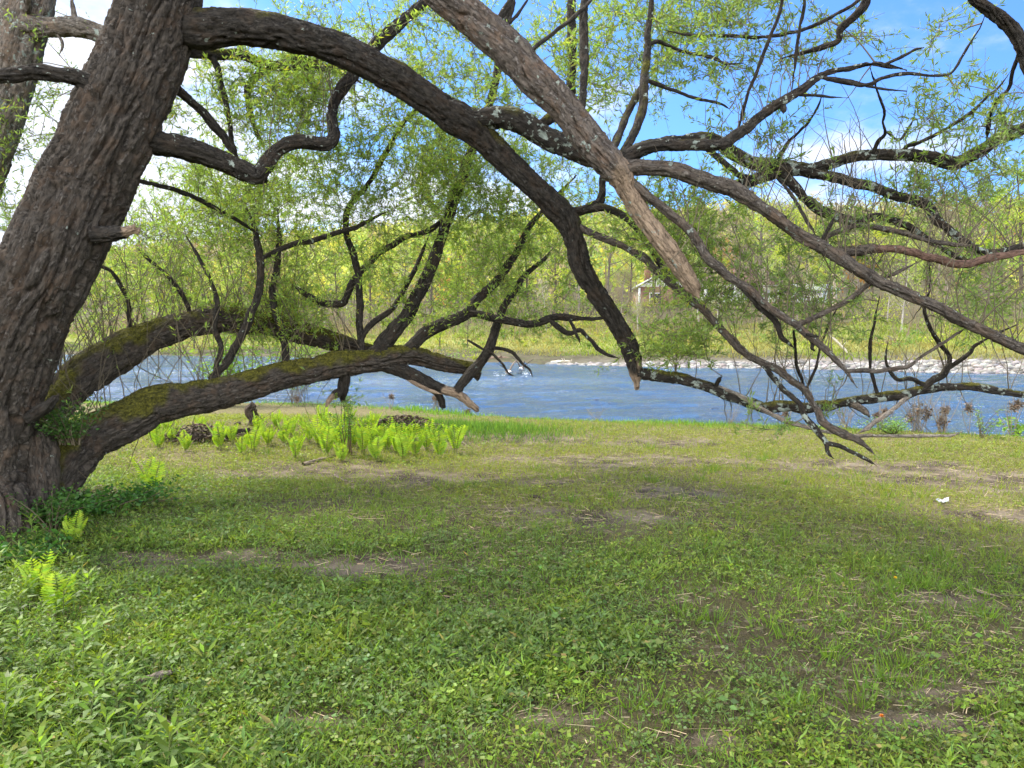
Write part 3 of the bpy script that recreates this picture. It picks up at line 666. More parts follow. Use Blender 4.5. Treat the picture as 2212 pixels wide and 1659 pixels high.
limb('S3', [(780, 770, 9), (780, 733, 9), (777, 680, 8), (774, 603, 8), (767, 570, 8), (752, 515, 7), (747, 475, 7), (757, 443, 6), (804, 383, 6), (837, 320, 6), (864, 277, 5), (904, 233, 4), (960, 190, 3)], 8.3, 8.9, moss=.05, parent='L1')
limb('S4', [(954, 478, 6), (930, 495, 6), (900, 506, 6), (870, 514, 6), (840, 533, 7), (812, 553, 7), (790, 580, 7), (765, 606, 8), (750, 635, 8), (738, 656, 8), (715, 661, 8), (683, 650, 7), (655, 632, 6), (630, 615, 4)], 8.9, 8.6, moss=.1, parent='L1', rough=1.3)
limb('S5', [(778, 735, 7), (800, 702, 7), (844, 670, 6), (865, 640, 6), (884, 606, 6), (900, 575, 5), (912, 545, 4), (930, 500, 3)], 8.6, 9.2, parent='L1')
limb('S6a', [(465, 825, 6), (467, 790, 6), (478, 755, 6), (468, 725, 6), (463, 703, 6), (470, 655, 6), (453, 603, 5), (427, 553, 4), (400, 505, 3)], 7.6, 7.9, moss=.05, parent='L1')
limb('S6b', [(456, 822, 9), (474, 800, 9), (493, 780, 9), (520, 728, 9), (540, 680, 9), (558, 636, 9), (563, 580, 8), (560, 545, 8), (552, 500, 6), (545, 478, 5), (530, 443, 3)], 7.6, 8.1, moss=.2, parent='L1')
limb('S6c', [(618, 800, 7), (617, 775, 8), (613, 740, 8), (604, 700, 8), (593, 665, 8), (590, 620, 7), (597, 580, 7), (603, 520, 6), (600, 450, 4)], 8.1, 8.5, moss=.2, parent='L1')
limb('S8', [(412, 688, 5), (407, 668, 5), (395, 640, 5), (377, 612, 5), (345, 580, 4), (313, 553, 4), (295, 530, 3)], 7.9, 7.7, parent='L2')
limb('S8b', [(285, 730, 5), (280, 690, 5), (277, 650, 5), (265, 625, 5), (253, 603, 5), (238, 585, 4), (218, 575, 4), (200, 565, 3)], 7.4, 7.3, parent='L2')
limb('S9', [(255, 380, 5), (280, 387, 5), (320, 396, 5), (367, 407, 5), (410, 422, 5), (450, 443, 5), (495, 466, 4), (533, 487, 4), (565, 510, 3)], 6.5, 8.0, parent='L2')
limb('S10', [(563, 560, 5), (590, 545, 5), (617, 533, 6), (645, 525, 6), (673, 520, 6), (700, 512, 6), (733, 500, 6), (770, 490, 5), (800, 475, 4), (840, 455, 3)], 8.1, 8.5, parent='L1', moss=.4)

# --- kinked middle limb and others behind the trunk
limb('M', [(270, 300, 30), (320, 306, 26), (383, 314, 25), (425, 326, 25), (467, 343, 24), (510, 360, 23), (540, 374, 20), (556, 380, 17), (573, 358, 17), (588, 338, 16), (607, 321, 15), (650, 308, 15), (690, 312, 14), (710, 308, 14), (722, 290, 13), (718, 250, 11), (726, 215, 12), (740, 193, 13), (767, 160, 13), (795, 122, 13), (820, 90, 13), (870, 47, 12), (910, 10, 12), (960, -50, 9), (1030, -200, 5)],
     6.35, 8.0, moss=.28, lich=.3, rough=1.2)
limb('Mst', [(535, 370, 15), (553, 378, 17), (566, 386, 15), (573, 392, 8)], 7.05, 6.95, moss=.1, parent='M', broken=True)
limb('M2', [(300, 90, 12), (340, 140, 11), (375, 184, 11), (417, 219, 10), (440, 242, 10), (460, 267, 10), (480, 293, 10), (500, 320, 9), (515, 345, 8)], 6.9, 7.1, moss=.45, parent='M')
limb('M3', [(330, 105, 14), (410, 113, 12), (467, 117, 11), (533, 121, 11), (573, 140, 11), (617, 143, 10), (683, 144, 9), (737, 157, 8), (790, 185, 5)], 7.0, 8.6, moss=.62, lich=.3)
limb('M3b', [(578, 142, 8), (555, 165, 8), (536, 187, 8), (537, 220, 7), (541, 250, 6), (552, 285, 5), (573, 317, 4)], 7.9, 7.7, moss=.5, parent='M3')
limb('M3c', [(455, 116, 7), (470, 150, 7), (482, 193, 7), (492, 240, 6), (500, 300, 5), (506, 330, 4)], 7.5, 7.3, moss=.3, parent='M3')
limb('M3d', [(600, 143, 6), (640, 125, 5), (690, 130, 4), (740, 120, 3)], 8.0, 8.4, moss=.4, parent='M3')
limb('N', [(205, 185, 22), (167, 168, 19), (133, 163, 17), (100, 158, 17), (67, 157, 17), (30, 160, 16), (0, 164, 15), (-60, 172, 12), (-140, 190, 7)], 6.1, 5.7, moss=.3, lich=.3)
limb('knot', [(205, 508, 20), (240, 506, 17), (268, 502, 14), (293, 497, 11)], 6.1, 6.0, moss=0, broken=True, bare=.72, label='short snapped off stub with pale torn wood')
limb('knot2', [(60, 905, 14), (90, 885, 13), (115, 865, 10), (128, 850, 5)], 6.15, 6.1, moss=.1)
NTRACED = len(LIMBS)

# --- boughs above the picture that carry the top of the crown
OV = []
for k in range(7):
    t = RNG.uniform(.55, .98); i = int(len(REC[0][0]) * t); p0 = REC[0][0][i]
    q = np.array([RNG.uniform(-7, -1.2), RNG.uniform(4.5, 11), RNG.uniform(6.6, 9.5)])
    mid = (p0 + q) / 2 + np.array([0, 0, .6])
    P = np.array([p0, mid, q]); R = np.array([.06, .04, .012])
    P_, R_ = resample(P, R, .12); Vv, Dd, Ff, Ll, tt = tube_arrays(P_, R_, 8)
    REC.append((P_, R_)); OV.append((Vv.reshape(-1, 3), Ff))
    m_ = mesh('limb', OV[-1][0], [OV[-1][1]], BARK, {'bco': OV[-1][0], 'moss': np.zeros(len(OV[-1][0])), 'lich': np.zeros(len(OV[-1][0])), 'bare': np.zeros(len(OV[-1][0]))}, True)
    part(obj('limb', m_, willow))
# ------------------------------------------------------------------ twigs and leaves of the willow
# where the spring foliage hangs: (px, py, half width, half height, near, far, how many)
REG = [(600, 570, 330, 130, 8.0, 10.5, 330), (900, 560, 260, 170, 8.3, 10.8, 330), (1150, 600, 170, 140, 8.3, 10.8, 210), (900, 140, 420, 140, 7.2, 9.6, 390), (560, 180, 190, 140, 7.0, 9.0, 230),
       (450, 420, 180, 80, 7.0, 9.0, 130), (850, 370, 200, 120, 8.0, 10.0, 190), (1330, 110, 170, 130, 6.2, 7.8, 170), (1620, 80, 230, 110, 5.7, 7.0, 120), (2080, 260, 150, 100, 5.4, 6.3, 34),
       (2060, 430, 180, 90, 5.4, 6.8, 70), (1540, 570, 130, 150, 5.9, 7.3, 60), (1760, 610, 160, 130, 5.6, 6.9, 40), (2110, 600, 130, 120, 5.4, 6.8, 50), (60, 270, 90, 90, 7.4, 8.6, 60), (10, 420, 60, 120, 7.4, 8.6, 40),
       (1140, 390, 140, 80, 8.3, 9.6, 90), (1440, 470, 110, 90, 6.2, 7.5, 60), (290, 640, 150, 90, 7.2, 9.5, 90), (1460, 740, 90, 50, 6.7, 7.4, 26), (1130, 480, 200, 100, 8.5, 10.5, 90), (640, 690, 240, 50, 8.0, 9.5, 90), (1950, 60, 150, 70, 5.5, 6.2, 20),
       (330, 200, 60, 120, 7.2, 8.2, 30), (1600, 300, 90, 60, 5.9, 6.5, 16), (1130, 720, 150, 40, 8.5, 9.5, 36), (1850, 500, 120, 60, 5.6, 6.6, 30), (1700, 900, 200, 50, 6, 6.6, 4), (760, 860, 40, 50, 8.3, 8.7, 8), (620, 400, 270, 90, 8.3, 10.4, 190), (950, 330, 200, 90, 8.5, 10.4, 120), (420, 480, 220, 60, 8, 10, 90)]
T_, W_ = [], []
for cx, cy_, rx, ry, d0, d1, n in REG:
    n = int(n * 1.45)
    a = RNG.uniform(0, 2 * math.pi, n); r = np.sqrt(RNG.uniform(0, 1, n)) * RNG.uniform(.7, 1.15, n)
    for u, v, d in zip(cx + rx * r * np.cos(a), cy_ + ry * r * np.sin(a), RNG.uniform(d0, d1, n)):
        t = at(u, v, d)
        if RNG.random() < .62 + 1.7 * float(fbm(t[None] * 1.25 + 3, 2)[0]): T_.append(t); W_.append(0)
n = 60
for k in range(n):            # the crown overhead
    T_.append(np.array([RNG.uniform(-9, -3.5), RNG.uniform(4.0, 10), RNG.uniform(6.3, 10.0)])); W_.append(1)
T_ = np.array(T_); W_ = np.array(W_)

pts = np.vstack([p[::3] for p, r in REC]); cap = 60000
A = np.zeros((cap, 3)); A[:len(pts)] = pts; nA_ = len(pts); wood = nA_
order = np.argsort([np.min(np.sum((pts - t) ** 2, 1)) for t in T_])
tw_V, tw_F, tw_n = [], [], 0
Lp = {0: [[], [], []], 1: [[], [], []]}
def add_twig(P, r0, r1, sides=4):
    global tw_n
    V, D, Fq, L, th = tube_arrays(P, np.linspace(r0, r1, len(P)), sides)
    tw_V.append(V.reshape(-1, 3)); tw_F.append(Fq + tw_n); tw_n += V.shape[0] * sides
def add_leaves(P, w, dens, start=.25):
    seg = np.diff(P, axis=0); L = np.linalg.norm(seg, axis=1).sum()
    n = max(2, int(L * dens)); t = np.sort(RNG.uniform(start, 1, n)) * (len(P) - 1); i = np.minimum(t.astype(int), len(P) - 2); f = (t - i)[:, None]
    p = P[i] * (1 - f) + P[i + 1] * f; d = seg[i] / (np.linalg.norm(seg[i], axis=1)[:, None] + 1e-9)
    for q in range(RNG.integers(3, 5)):
        Lp[w][0].append(p + RNG.normal(0, .006, p.shape)); Lp[w][1].append(d * RNG.uniform(.2, .9, (n, 1)) + rdir(n) * .8 + np.array([0, 0, .1])); Lp[w][2].append(rdir(n, .1, 1))
for k in order:
    t = T_[k]; w = W_[k]
    d2 = np.sum((A[:nA_] - t) ** 2, 1)
    j = int(np.argmin(d2)); L = math.sqrt(d2[j])
    if L > 2.6 or L < .06: 
        if L > 2.6: continue
    a = A[j]; fromwood = j < wood
    side = np.cross(t - a, rdir(1)[0]) * .18
    up = np.array([0, 0, .14 * L * RNG.uniform(-.4, 1)])
    c1 = a + (t - a) * .35 + side + up; c2 = a + (t - a) * .72 + side * .9 + up * .8
    m_ = max(4, int(L / .13))
    s = np.linspace(0, 1, m_ + 1)[:, None]
    P = (1 - s) ** 3 * a + 3 * (1 - s) ** 2 * s * c1 + 3 * (1 - s) * s * s * c2 + s ** 3 * t
    P[1:-1] += RNG.normal(0, .008, (len(P) - 2, 3))
    r0 = (.0045 + .0042 * L) if fromwood else .0035
    add_twig(P, r0, .0016)
    if nA_ + len(P) < cap: A[nA_:nA_ + len(P) - 1] = P[1:]; nA_ += len(P) - 1
    add_leaves(P, w, 13 if w == 0 else 7, .1 if not fromwood else .3)
    for q in range(RNG.integers(2, 5)):        # side shoots
        i = RNG.integers(max(1, len(P) // 3), len(P)); b0 = P[i]
        dv = (P[-1] - P[-2]) / (np.linalg.norm(P[-1] - P[-2]) + 1e-9) * .8 + rdir(1)[0] * .9 + np.array([0, 0, .25]); l = RNG.uniform(.14, .38)
        e = b0 + dv * l; md = (b0 + e) / 2 + RNG.normal(0, .02, 3)
        Q = np.array([b0, md, e]); add_twig(Q, .0024, .0012, 3); add_leaves(Q, w, 22 if w == 0 else 12, .1)
# bare upright shoots on the low limbs
for key, n, lo, hi in (('L2', 150, .12, .75), ('L1', 70, .12, .75), ('M', 30, .2, .9), ('B2', 44, .4, .97), ('B2b', 26, .1, .9), ('B2c', 22, .1, .9), ('C1', 60, .25, .97), ('C1b', 20, .1, .9), ('G', 44, .1, .9), ('G1', 14, .2, .9), ('F', 30, .2, .95), ('E', 24, .2, .8), ('C2', 16, .4, .9), ('C1c', 14, .1, .9), ('T', 0, 0, 0)):
    if n == 0: continue
    idx = list(LIMBS).index(key) + 1; Pc, Rc = REC[idx]
    for q in range(n):
        i = int(RNG.uniform(lo, hi) * len(Pc)); l = RNG.uniform(.35, 1.25) * (1 if key[0] == 'L' else .5)
        dv = np.array([RNG.normal(0, .28), RNG.normal(0, .28), 1.0 if RNG.random() < .85 else -.6]); b0 = Pc[i] + np.array([0, 0, Rc[i] * .7 * np.sign(dv[2])])
        bend = np.array([RNG.normal(0, .3), RNG.normal(0, .3), 0]) * l
        s = np.linspace(0, 1, 6)[:, None]; P = b0 + dv * l * s + bend * s * s + RNG.normal(0, .012, (6, 3)) * s
        add_twig(P, RNG.uniform(.003, .0065), .0014)
        if RNG.random() < .35 and key[0] == 'L': add_leaves(P, 0, 7, .4)
        for z in range(RNG.integers(0, 3)):
            i2 = RNG.integers(2, 5); Q = np.array([P[i2], P[i2] + np.array([RNG.normal(0, .1), RNG.normal(0, .1), .12]), P[i2] + np.array([RNG.normal(0, .16), RNG.normal(0, .16), .28])]); add_twig(Q, .0025, .001, 3)
m, nt, b = nodes('willow twig bark')
tco = N(nt, 'ShaderNodeTexCoord').outputs['Object']
nt.links.new(mix(nt, noise(nt, tco, 3.0, 3), (.045, .035, .022), (.13, .10, .055)), b.inputs['Base Color']); b.inputs['Roughness'].default_value = .8
o = part(obj('twigs', mesh('twigs', np.concatenate(tw_V), [np.concatenate(tw_F)], m, None, True), willow)); o['kind'] = 'stuff'
WLEAF = leaf_material('willow leaves', .52, (1.12, 1.2, .6), .45, 1.25)
pile = Pile()
for w in (0, 1):
    p, d, nn = (np.concatenate(q) for q in Lp[w]); n = len(p)
    col = vary((.215, .295, .062), n, .3, .10) 
    yg = RNG.random(n) < .10; col[yg] = vary((.30, .30, .05), int(yg.sum()), .2)
    # the limbs on the right carry cooler, greyer young leaves
    cool = sstep(.0, 1.6, p[:, 0] - .1 * p[:, 1])[:, None] * .75; col = col * (1 - cool) + vary((.14, .20, .055), n, .3) * cool
    l = RNG.uniform(.032, .072, n) * (1.0 if w == 0 else 2.1)
    pile.add(leaves(p, d, nn, l, l * RNG.uniform(.17, .25, n) * (1.0 if w == 0 else 1.4), col, LEAF4))
print('willow leaves', pile.n // 4, 'twigs', len(tw_V))
part(obj('crown', pile.me('crown', WLEAF), willow))

# ------------------------------------------------------------------ second willow at the left edge
B2_ = np.array(on_plane(-190, 1046)); B2_[2] = 0
w2 = thing('willow_tree', 'grey lichen spotted willow trunk at the left edge behind the big one', 'tree', B2_)
P, R = wpts([(-190, 1060, 52), (-165, 950, 46), (-120, 750, 44), (-80, 550, 43), (-45, 400, 43), (-14, 280, 46), (2, 205, 48), (24, 130, 49), (42, 67, 50), (63, 0, 46), (95, -120, 40), (140, -320, 32), (170, -600, 20), (200, -900, 8)], 8.0, 8.0)
REC2 = []
o = obj('trunk', limb_mesh('trunk', P, R, BARK2, 71, moss=.3, lich=.5, furrow=.8, rec=REC2, flare=.2), w2, -B2_)
for nm, pts_, d0, d1 in (('limb', [(60, 55, 28), (107, 60, 22), (160, 58, 21), (215, 72, 20), (270, 96, 18), (330, 120, 14), (380, 150, 9)], 7.9, 7.7), ('branch', [(165, 55, 5), (162, 38, 6), (157, 15, 5), (150, -30, 4)], 7.85, 7.8), ('branch', [(40, 40, 9), (60, 5, 8), (55, -60, 6)], 7.9, 7.4), ('branch', [(120, 70, 3), (135, 95, 4), (128, 120, 2)], 7.85, 7.7)):
    P, R = wpts(pts_, d0, d1); obj(nm, limb_mesh(nm, P, R, BARK2, d0 * 9 + pts_[0][0], moss=.2, lich=.4, rec=REC2), w2, -B2_)
pile = Pile(); tv, tf, tn = [], [], 0
pts2 = np.vstack([p[::3] for p, r in REC2])
for k in range(190):
    t = at(RNG.uniform(-260, 330), RNG.uniform(-500, 330), RNG.uniform(7.2, 9.6)); j = int(np.argmin(np.sum((pts2 - t) ** 2, 1))); a = pts2[j]; L = np.linalg.norm(t - a)
    s = np.linspace(0, 1, 6)[:, None]; P = a + (t - a) * s + np.array([0, 0, .2]) * np.sin(s * math.pi) * L * .6; P[1:] += RNG.normal(0, .015, (5, 3))
    V, D, Fq, Ll, th = tube_arrays(P, np.linspace(.004 + .003 * L, .0015, 6), 4); tv.append(V.reshape(-1, 3)); tf.append(Fq + tn); tn += 24
    pts2 = np.vstack([pts2, P[2:]])
    n = int(L * 45) + 6; tt = RNG.uniform(.35, 1, n); i = np.minimum((tt * 5).astype(int), 4); f = (tt * 5 - i)[:, None]; p = P[i] * (1 - f) + P[i + 1] * f + RNG.normal(0, .05, (n, 3)); l = RNG.uniform(.03, .065, n)
    pile.add(leaves(p, rdir(n), rdir(n, .1, 1), l, l * .22, vary((.18, .25, .055), n, .3), LEAF4))
o = obj('twigs', mesh('twigs', np.concatenate(tv), [np.concatenate(tf)], m, None, True), w2, -B2_); o['kind'] = 'stuff'
obj('crown', pile.me('crown', WLEAF), w2, -B2_)
# ------------------------------------------------------------------ lawn: low weeds, grass, straw
GREEN = leaf_material('weed leaves', .42, (1.2, 1.25, .5), .5, 1.25, .22)
STRAW = col_material('dry straw', .8, .2)

def wedge(n, rho, y0, y1, margin=.5):
    """points of the lawn that could be seen, rho(y) per square metre"""
    ys = np.linspace(y0, y1, 400); w = rho(ys) * (1.42 * ys + 2 * margin); tot = np.trapezoid(w, ys) if hasattr(np, 'trapezoid') else np.trapz(w, ys)
    n = int(tot) if n is None else n
    c = np.cumsum(w); y = np.interp(RNG.uniform(0, 1, n), c / c[-1], ys); x = RNG.uniform(-1, 1, n) * (.71 * y + margin)
    ok = y < y_bank(x) + .15
    return x[ok], y[ok]

def lush(x, y):
    """where the low weeds are thick: on the left, by the trunk and in clumps"""
    a = n2(x, y, .75, 4, 51)
    l = sstep(.0, 1.0, (-x - .15 * y) / 2.0)
    near = sstep(6.5, 3.0, y)
    return np.clip(.42 + 1.35 * a + .35 * l + .10 * near, .10, 1) * (1 - .86 * bareness(x, y)) * (1 - .70 * dryness(x, y))

pile = Pile()
# --- trifoliate and ovate weeds
x, y = wedge(None, lambda y: 4300 * np.minimum(1, (3.6 / y)) ** 1.35, 2.1, 14.5)
lu = lush(x, y); k = RNG.random(len(x)) < lu; x, y, lu = x[k], y[k], lu[k]
z = near_z(x, y); n = len(x)
tall = RNG.gamma(2.0, .013, n) * (.7 + .8 * lu) + .012 + .02 * sstep(.2, .6, n2(x, y, 1.3, 2, 61))
size = RNG.gamma(7, .0027, n) * (1 + .02 * np.clip(y - 3, 0, 9)) * (.75 + .5 * lu)
patch = n2(x, y, 1.1, 3, 77); patch2 = n2(x, y, 3.5, 2, 78)
bright = (np.array([.155, .225, .036])[None] * (1 + .30 * patch[:, None]) + np.array([.03, .02, .0])[None] * np.clip(patch2, 0, 1)[:, None])
dull = np.array([.125, .185, .055])
mixf = sstep(-.35, .35, patch2 + RNG.normal(0, .35, n))[:, None]
colp = bright * mixf + dull * (1 - mixf)
dryy = dryness(x, y)[:, None]; colp = colp * (1 - .6 * dryy) + np.array([.235, .225, .05]) * .6 * dryy
a0 = RNG.uniform(0, 2 * math.pi, n)
kind = RNG.random(n)
tilt0 = rdir(n, .55, 1)
for q in range(4):
    sel = np.ones(n, bool) if q < 3 else kind < .35
    nn = sel.sum()
    a = a0[sel] + q * 2 * math.pi / 3 * np.where(kind[sel] < .35, .75, 1) + RNG.normal(0, .35, nn)
    lift = np.where(kind[sel] > .62, RNG.uniform(.5, 1.4, nn), RNG.uniform(-.12, .35, nn))
    d = np.stack([np.cos(a), np.sin(a), lift], 1)
    nrm = tilt0[sel] + rdir(nn, -.2, .6) * .45
    p = np.stack([x[sel], y[sel], z[sel] + tall[sel] * RNG.uniform(.7, 1.1, nn)], 1) + d * (size[sel] * .15)[:, None]
    wd = size[sel] * np.where(kind[sel] > .62, RNG.uniform(.22, .34, nn), RNG.uniform(.55, .85, nn))
    ln = size[sel] * np.where(kind[sel] > .62, 1.7, 1.0)
    c = colp[sel] * RNG.uniform(.68, 1.35, (nn, 1)) * np.array([1, 1, 1]) * (1 + RNG.normal(0, .09, (nn, 3)))
    old = RNG.random(nn) < .018; c[old] = vary((.25, .20, .07), int(old.sum()), .3)
    nr = y[sel] < 4.6
    pile.add(leaves(p[nr], d[nr], nrm[nr], ln[nr], wd[nr], np.clip(c[nr], .004, .8), LEAF5))
    pile.add(leaves(p[~nr], d[~nr], nrm[~nr], ln[~nr], wd[~nr], np.clip(c[~nr], .004, .8), LEAF4))
# stalks under the nearer leaves
k = y < 6; q = k.sum()
pile.add(leaves(np.stack([x[k], y[k], z[k] - .01], 1), np.stack([RNG.normal(0, .15, q), RNG.normal(0, .15, q), np.ones(q)], 1), rdir(q, -.1, .1), tall[k] + .01, .0022, vary((.09, .12, .04), q), STRIP))
tag(obj('ground_cover', pile.me('ground_cover', GREEN), None), 'low clover and broad leaved weeds carpeting the lawn', 'weeds', None, 'stuff')
print('weeds', n)

# --- grass
pile = Pile()
x, y = wedge(None, lambda y: 3300 * np.minimum(1, (4.2 / y)) ** 1.2, 2.1, 15)
gd = np.clip(.36 + .75 * n2(x, y, 1.0, 3, 91) + .55 * dryness(x, y), .05, 1) * (1 - .72 * bareness(x, y)); k = RNG.random(len(x)) < gd; x, y = x[k], y[k]; z = near_z(x, y); n = len(x)
dryy = dryness(x, y)
d = np.stack([RNG.normal(0, .55, n), RNG.normal(0, .55, n), RNG.uniform(.45, 1.2, n)], 1)
l = RNG.gamma(4, .012, n) * (1 - .25 * dryy) * (1 + .7 * sstep(.25, .6, n2(x, y, 1.6, 2, 95)) * (1 - dryy))
c = vary((.12, .20, .03), n, .3) * (1 - dryy[:, None] * .75) + vary((.25, .255, .05), n, .3) * dryy[:, None] * .75
pile.add(leaves(np.stack([x, y, z - .005], 1), d, rdir(n, -.3, .5), l + .015, RNG.uniform(.003, .0055, n) * (1 + .07 * y), c, BLADE))
print('grass', n)
# tufts
for q in range(260):
    ty = RNG.uniform(2.4, 11); tx = RNG.uniform(-.68, .68) * ty; m_ = RNG.integers(12, 40)
    if bareness(np.array([tx]), np.array([ty]))[0] > .5: continue
    xx = tx + RNG.normal(0, .035, m_); yy = ty + RNG.normal(0, .035, m_); a = np.arctan2(yy - ty, xx - tx)
    d = np.stack([np.cos(a) * .5, np.sin(a) * .5, RNG.uniform(.6, 1.3, m_)], 1) + RNG.normal(0, .15, (m_, 3)); l = RNG.uniform(.05, .13, m_)
    pile.add(leaves(np.stack([xx, yy, near_z(xx, yy)], 1), d, rdir(m_, -.2, .4), l, .0055, vary((.12, .20, .025), m_, .2), BLADE))
# long grass of the river's edge
n = 40000
x = RNG.uniform(-24, 15, n); off = -np.abs(RNG.normal(0, .42, n)) + RNG.uniform(-.1, .75, n); y = y_bank(x) + .35 * n2(x, x * 0, .7, 2, 3) + off
k = RNG.random(n) < np.clip(.55 + .9 * n2(x, y, .6, 3, 71), .1, 1); x, y, off = x[k], y[k], off[k]; n = len(x); z = near_z(x, y)
l = RNG.uniform(.05, .15, n) * (.75 + .8 * np.clip(n2(x, y, .8, 3, 72), -.4, .9)) * np.where(off > 0, 1.1, .8)
d = np.stack([RNG.normal(0, .3, n), RNG.normal(0, .3, n), np.ones(n)], 1)
pile.add(leaves(np.stack([x, y, z - .01], 1), d, rdir(n, -.2, .3), l, RNG.uniform(.007, .014, n), vary((.14, .25, .035), n, .3), BLADE))
# thick grass on the fern mound and under the limbs
n = 6500
x = RNG.normal(-.9, .9, n); y = RNG.normal(12.6, .6, n); k = y < y_bank(x); x, y = x[k], y[k]; n = len(x)
pile.add(leaves(np.stack([x, y, near_z(x, y) - .01], 1), np.stack([RNG.normal(0, .35, n), RNG.normal(0, .35, n), np.ones(n)], 1), rdir(n, -.2, .3), RNG.uniform(.05, .19, n), .009, vary((.10, .19, .03), n, .3), BLADE))
tag(obj('grass', pile.me('grass', GREEN), None), 'grass blades of the lawn and the longer grass along the river edge', 'grass', None, 'stuff')

# --- straw and dead stems lying about
pile = Pile()
x, y = wedge(36000, lambda y: np.minimum(1, (4.0 / y)) ** 1.1, 2.2, 13)
keep = RNG.random(len(x)) < np.clip(.32 + 1.2 * n2(x, y, .9, 3, 15) + .5 * bareness(x, y) + .45 * dryness(x, y), .03, 1); x, y = x[keep], y[keep]; n = len(x); z = near_z(x, y)
a = RNG.normal(0, .8, n) + RNG.choice([0, math.pi], n); d = np.stack([np.cos(a), np.sin(a), RNG.normal(.04, .10, n)], 1); l = RNG.gamma(1.8, .028, n) + .015
pile.add(leaves(np.stack([x, y, z + RNG.uniform(.004, .03, n)], 1), d, rdir(n, .5, 1), np.minimum(l, .4), RNG.uniform(.0018, .0038, n) * (1 + .05 * y), vary((.30, .235, .14), n, .45, .05), STRIP))
x, y = wedge(3500, lambda y: np.minimum(1, (4.0 / y)) ** 1.1, 2.2, 13); n = len(x)     # dead leaves
pile.add(leaves(np.stack([x, y, near_z(x, y) + .015], 1), rdir(n, -.1, .3), rdir(n, .3, 1), RNG.uniform(.012, .032, n), RNG.uniform(.006, .016, n), vary((.11, .08, .05), n, .4), LEAF4))
tag(obj('straw', pile.me('straw', STRAW), None), 'dry straw stems and dead leaves strewn between the weeds', 'straw', None, 'stuff')

# ------------------------------------------------------------------ plants one can tell apart
def stem_col(n, c): return np.tile(np.asarray(c, float), (n, 1))
def weed_meshes(seed):
    h = RNG.uniform(.16, .34); st = Pile(); lf = Pile()
    lean = RNG.normal(0, .10, 2)
    P = np.array([(0, 0, 0), (lean[0] * h * .3, lean[1] * h * .3, h * .5), (lean[0] * h, lean[1] * h, h)])
    V, F = simple_tube(P, [.0035, .003, .0018], 6, .03); st.add((V, F, stem_col(len(V), (.11, .13, .04))))
    n = int(RNG.integers(16, 24)); t = np.linspace(.18, 1, n); a = np.arange(n) * 2.4 + RNG.normal(0, .2, n)
    p = np.stack([np.interp(t, [0, .5, 1], P[:, i]) for i in range(3)], 1)
    d = np.stack([np.cos(a), np.sin(a), .25 + .95 * t ** 3], 1); l = (.055 + .065 * np.sin(t * 2.6)) * RNG.uniform(.8, 1.2, n)
    for part_ in range(2):      # two joined pieces so that each leaf arches over
        dd = d + np.array([0, 0, -.35 - .3 * (1 - t[:, None][0, 0])]) * part_
        q0 = p if part_ == 0 else p + d / np.linalg.norm(d, axis=1)[:, None] * (l * .52)[:, None]
        T = (np.array([[0, .10, 0], [0, -.10, 0], [1, -.5, .0], [1, .5, .0], [.5, 0, -.05]]), np.array([[0, 1, 4], [1, 2, 4], [2, 3, 4], [3, 0, 4]])) if part_ == 0 else \
            (np.array([[0, .5, 0], [0, -.5, 0], [1, 0, -.02], [.45, 0, -.06]]), np.array([[0, 1, 3], [1, 2, 3], [2, 0, 3]]))
        c = np.array([.11, .20, .03]) * RNG.uniform(.6, 1.3) * RNG.uniform(.75, 1.25, (n, 1)) + np.array([.07, .06, .0]) * (t ** 4)[:, None]
        lf.add(leaves(q0, dd, np.tile([0, 0, 1.], (n, 1)) + RNG.normal(0, .15, (n, 3)), l * .52, l * .26, c, T))
    return st.me('stem', STRAW, True), lf.me('foliage', GREEN)
protos = [weed_meshes(s) for s in range(6)]
spots = []
while len(spots) < 95:
    px, py = RNG.uniform(-60, 470), RNG.uniform(1180, 1760)
    g = on_plane(px, py)
    lim = 1.0 - max(0, (px - 40 - (py - 1180) * .55)) / 130
    if RNG.random() > lim or g[1] < 2.1: continue
    if spots and min((g[0] - s[0]) ** 2 + (g[1] - s[1]) ** 2 for s in spots) < .008: continue
    spots.append(g)
for i, g in enumerate(spots):
    st, lf = protos[i % 6]
    r = thing('weed_plant', 'upright leafy green weed with lance shaped leaves in the thick patch at the lower left', 'plant', (g[0], g[1], float(near_z(g[0], g[1])) - .01), RNG.uniform(0, 6.28), 'tall weeds at the lower left', RNG.uniform(.45, .95))
    obj('stem', st, r); obj('foliage', lf, r)

# --- ferns
def fern_mesh():
    pl = Pile(); nf = int(RNG.integers(5, 8))
    for k in range(nf):
        a = k * 6.283 / nf + RNG.normal(0, .25); H = RNG.uniform(.26, .58); out = RNG.uniform(.15, .55) * H
        s = np.linspace(0, 1, 16); rad = .02 + out * s ** 2; P = np.stack([np.cos(a) * rad, np.sin(a) * rad, H * (s - .10 * s ** 3)], 1)
        V, F = simple_tube(P[::5], [.004, .0035, .003, .0015], 4, .08); pl.add((V, F, stem_col(len(V), (.12, .17, .03))))
        tng = np.array([-math.sin(a), math.cos(a), 0]); i = np.arange(3, 16)
        for sgn in (-1, 1):
            l = .115 * np.sin((s[i] - .12) / .88 * math.pi) ** .7 * RNG.uniform(.85, 1.1) + .008
            d = tng[None] * sgn + np.array([0, 0, .35]) + np.array([math.cos(a), math.sin(a), 0]) * .25
            pl.add(leaves(P[i], np.tile(d, (1, 1)).repeat(len(i), 0) if d.ndim == 1 else np.repeat(d, len(i), 0), np.tile([math.cos(a), math.sin(a), .4], (len(i), 1)) + RNG.normal(0, .15, (len(i), 3)), l, .026, vary((.26, .37, .035), len(i), .15), LEAF4))
    return pl.me('fern', GREEN)
FERN = [fern_mesh() for _ in range(5)]
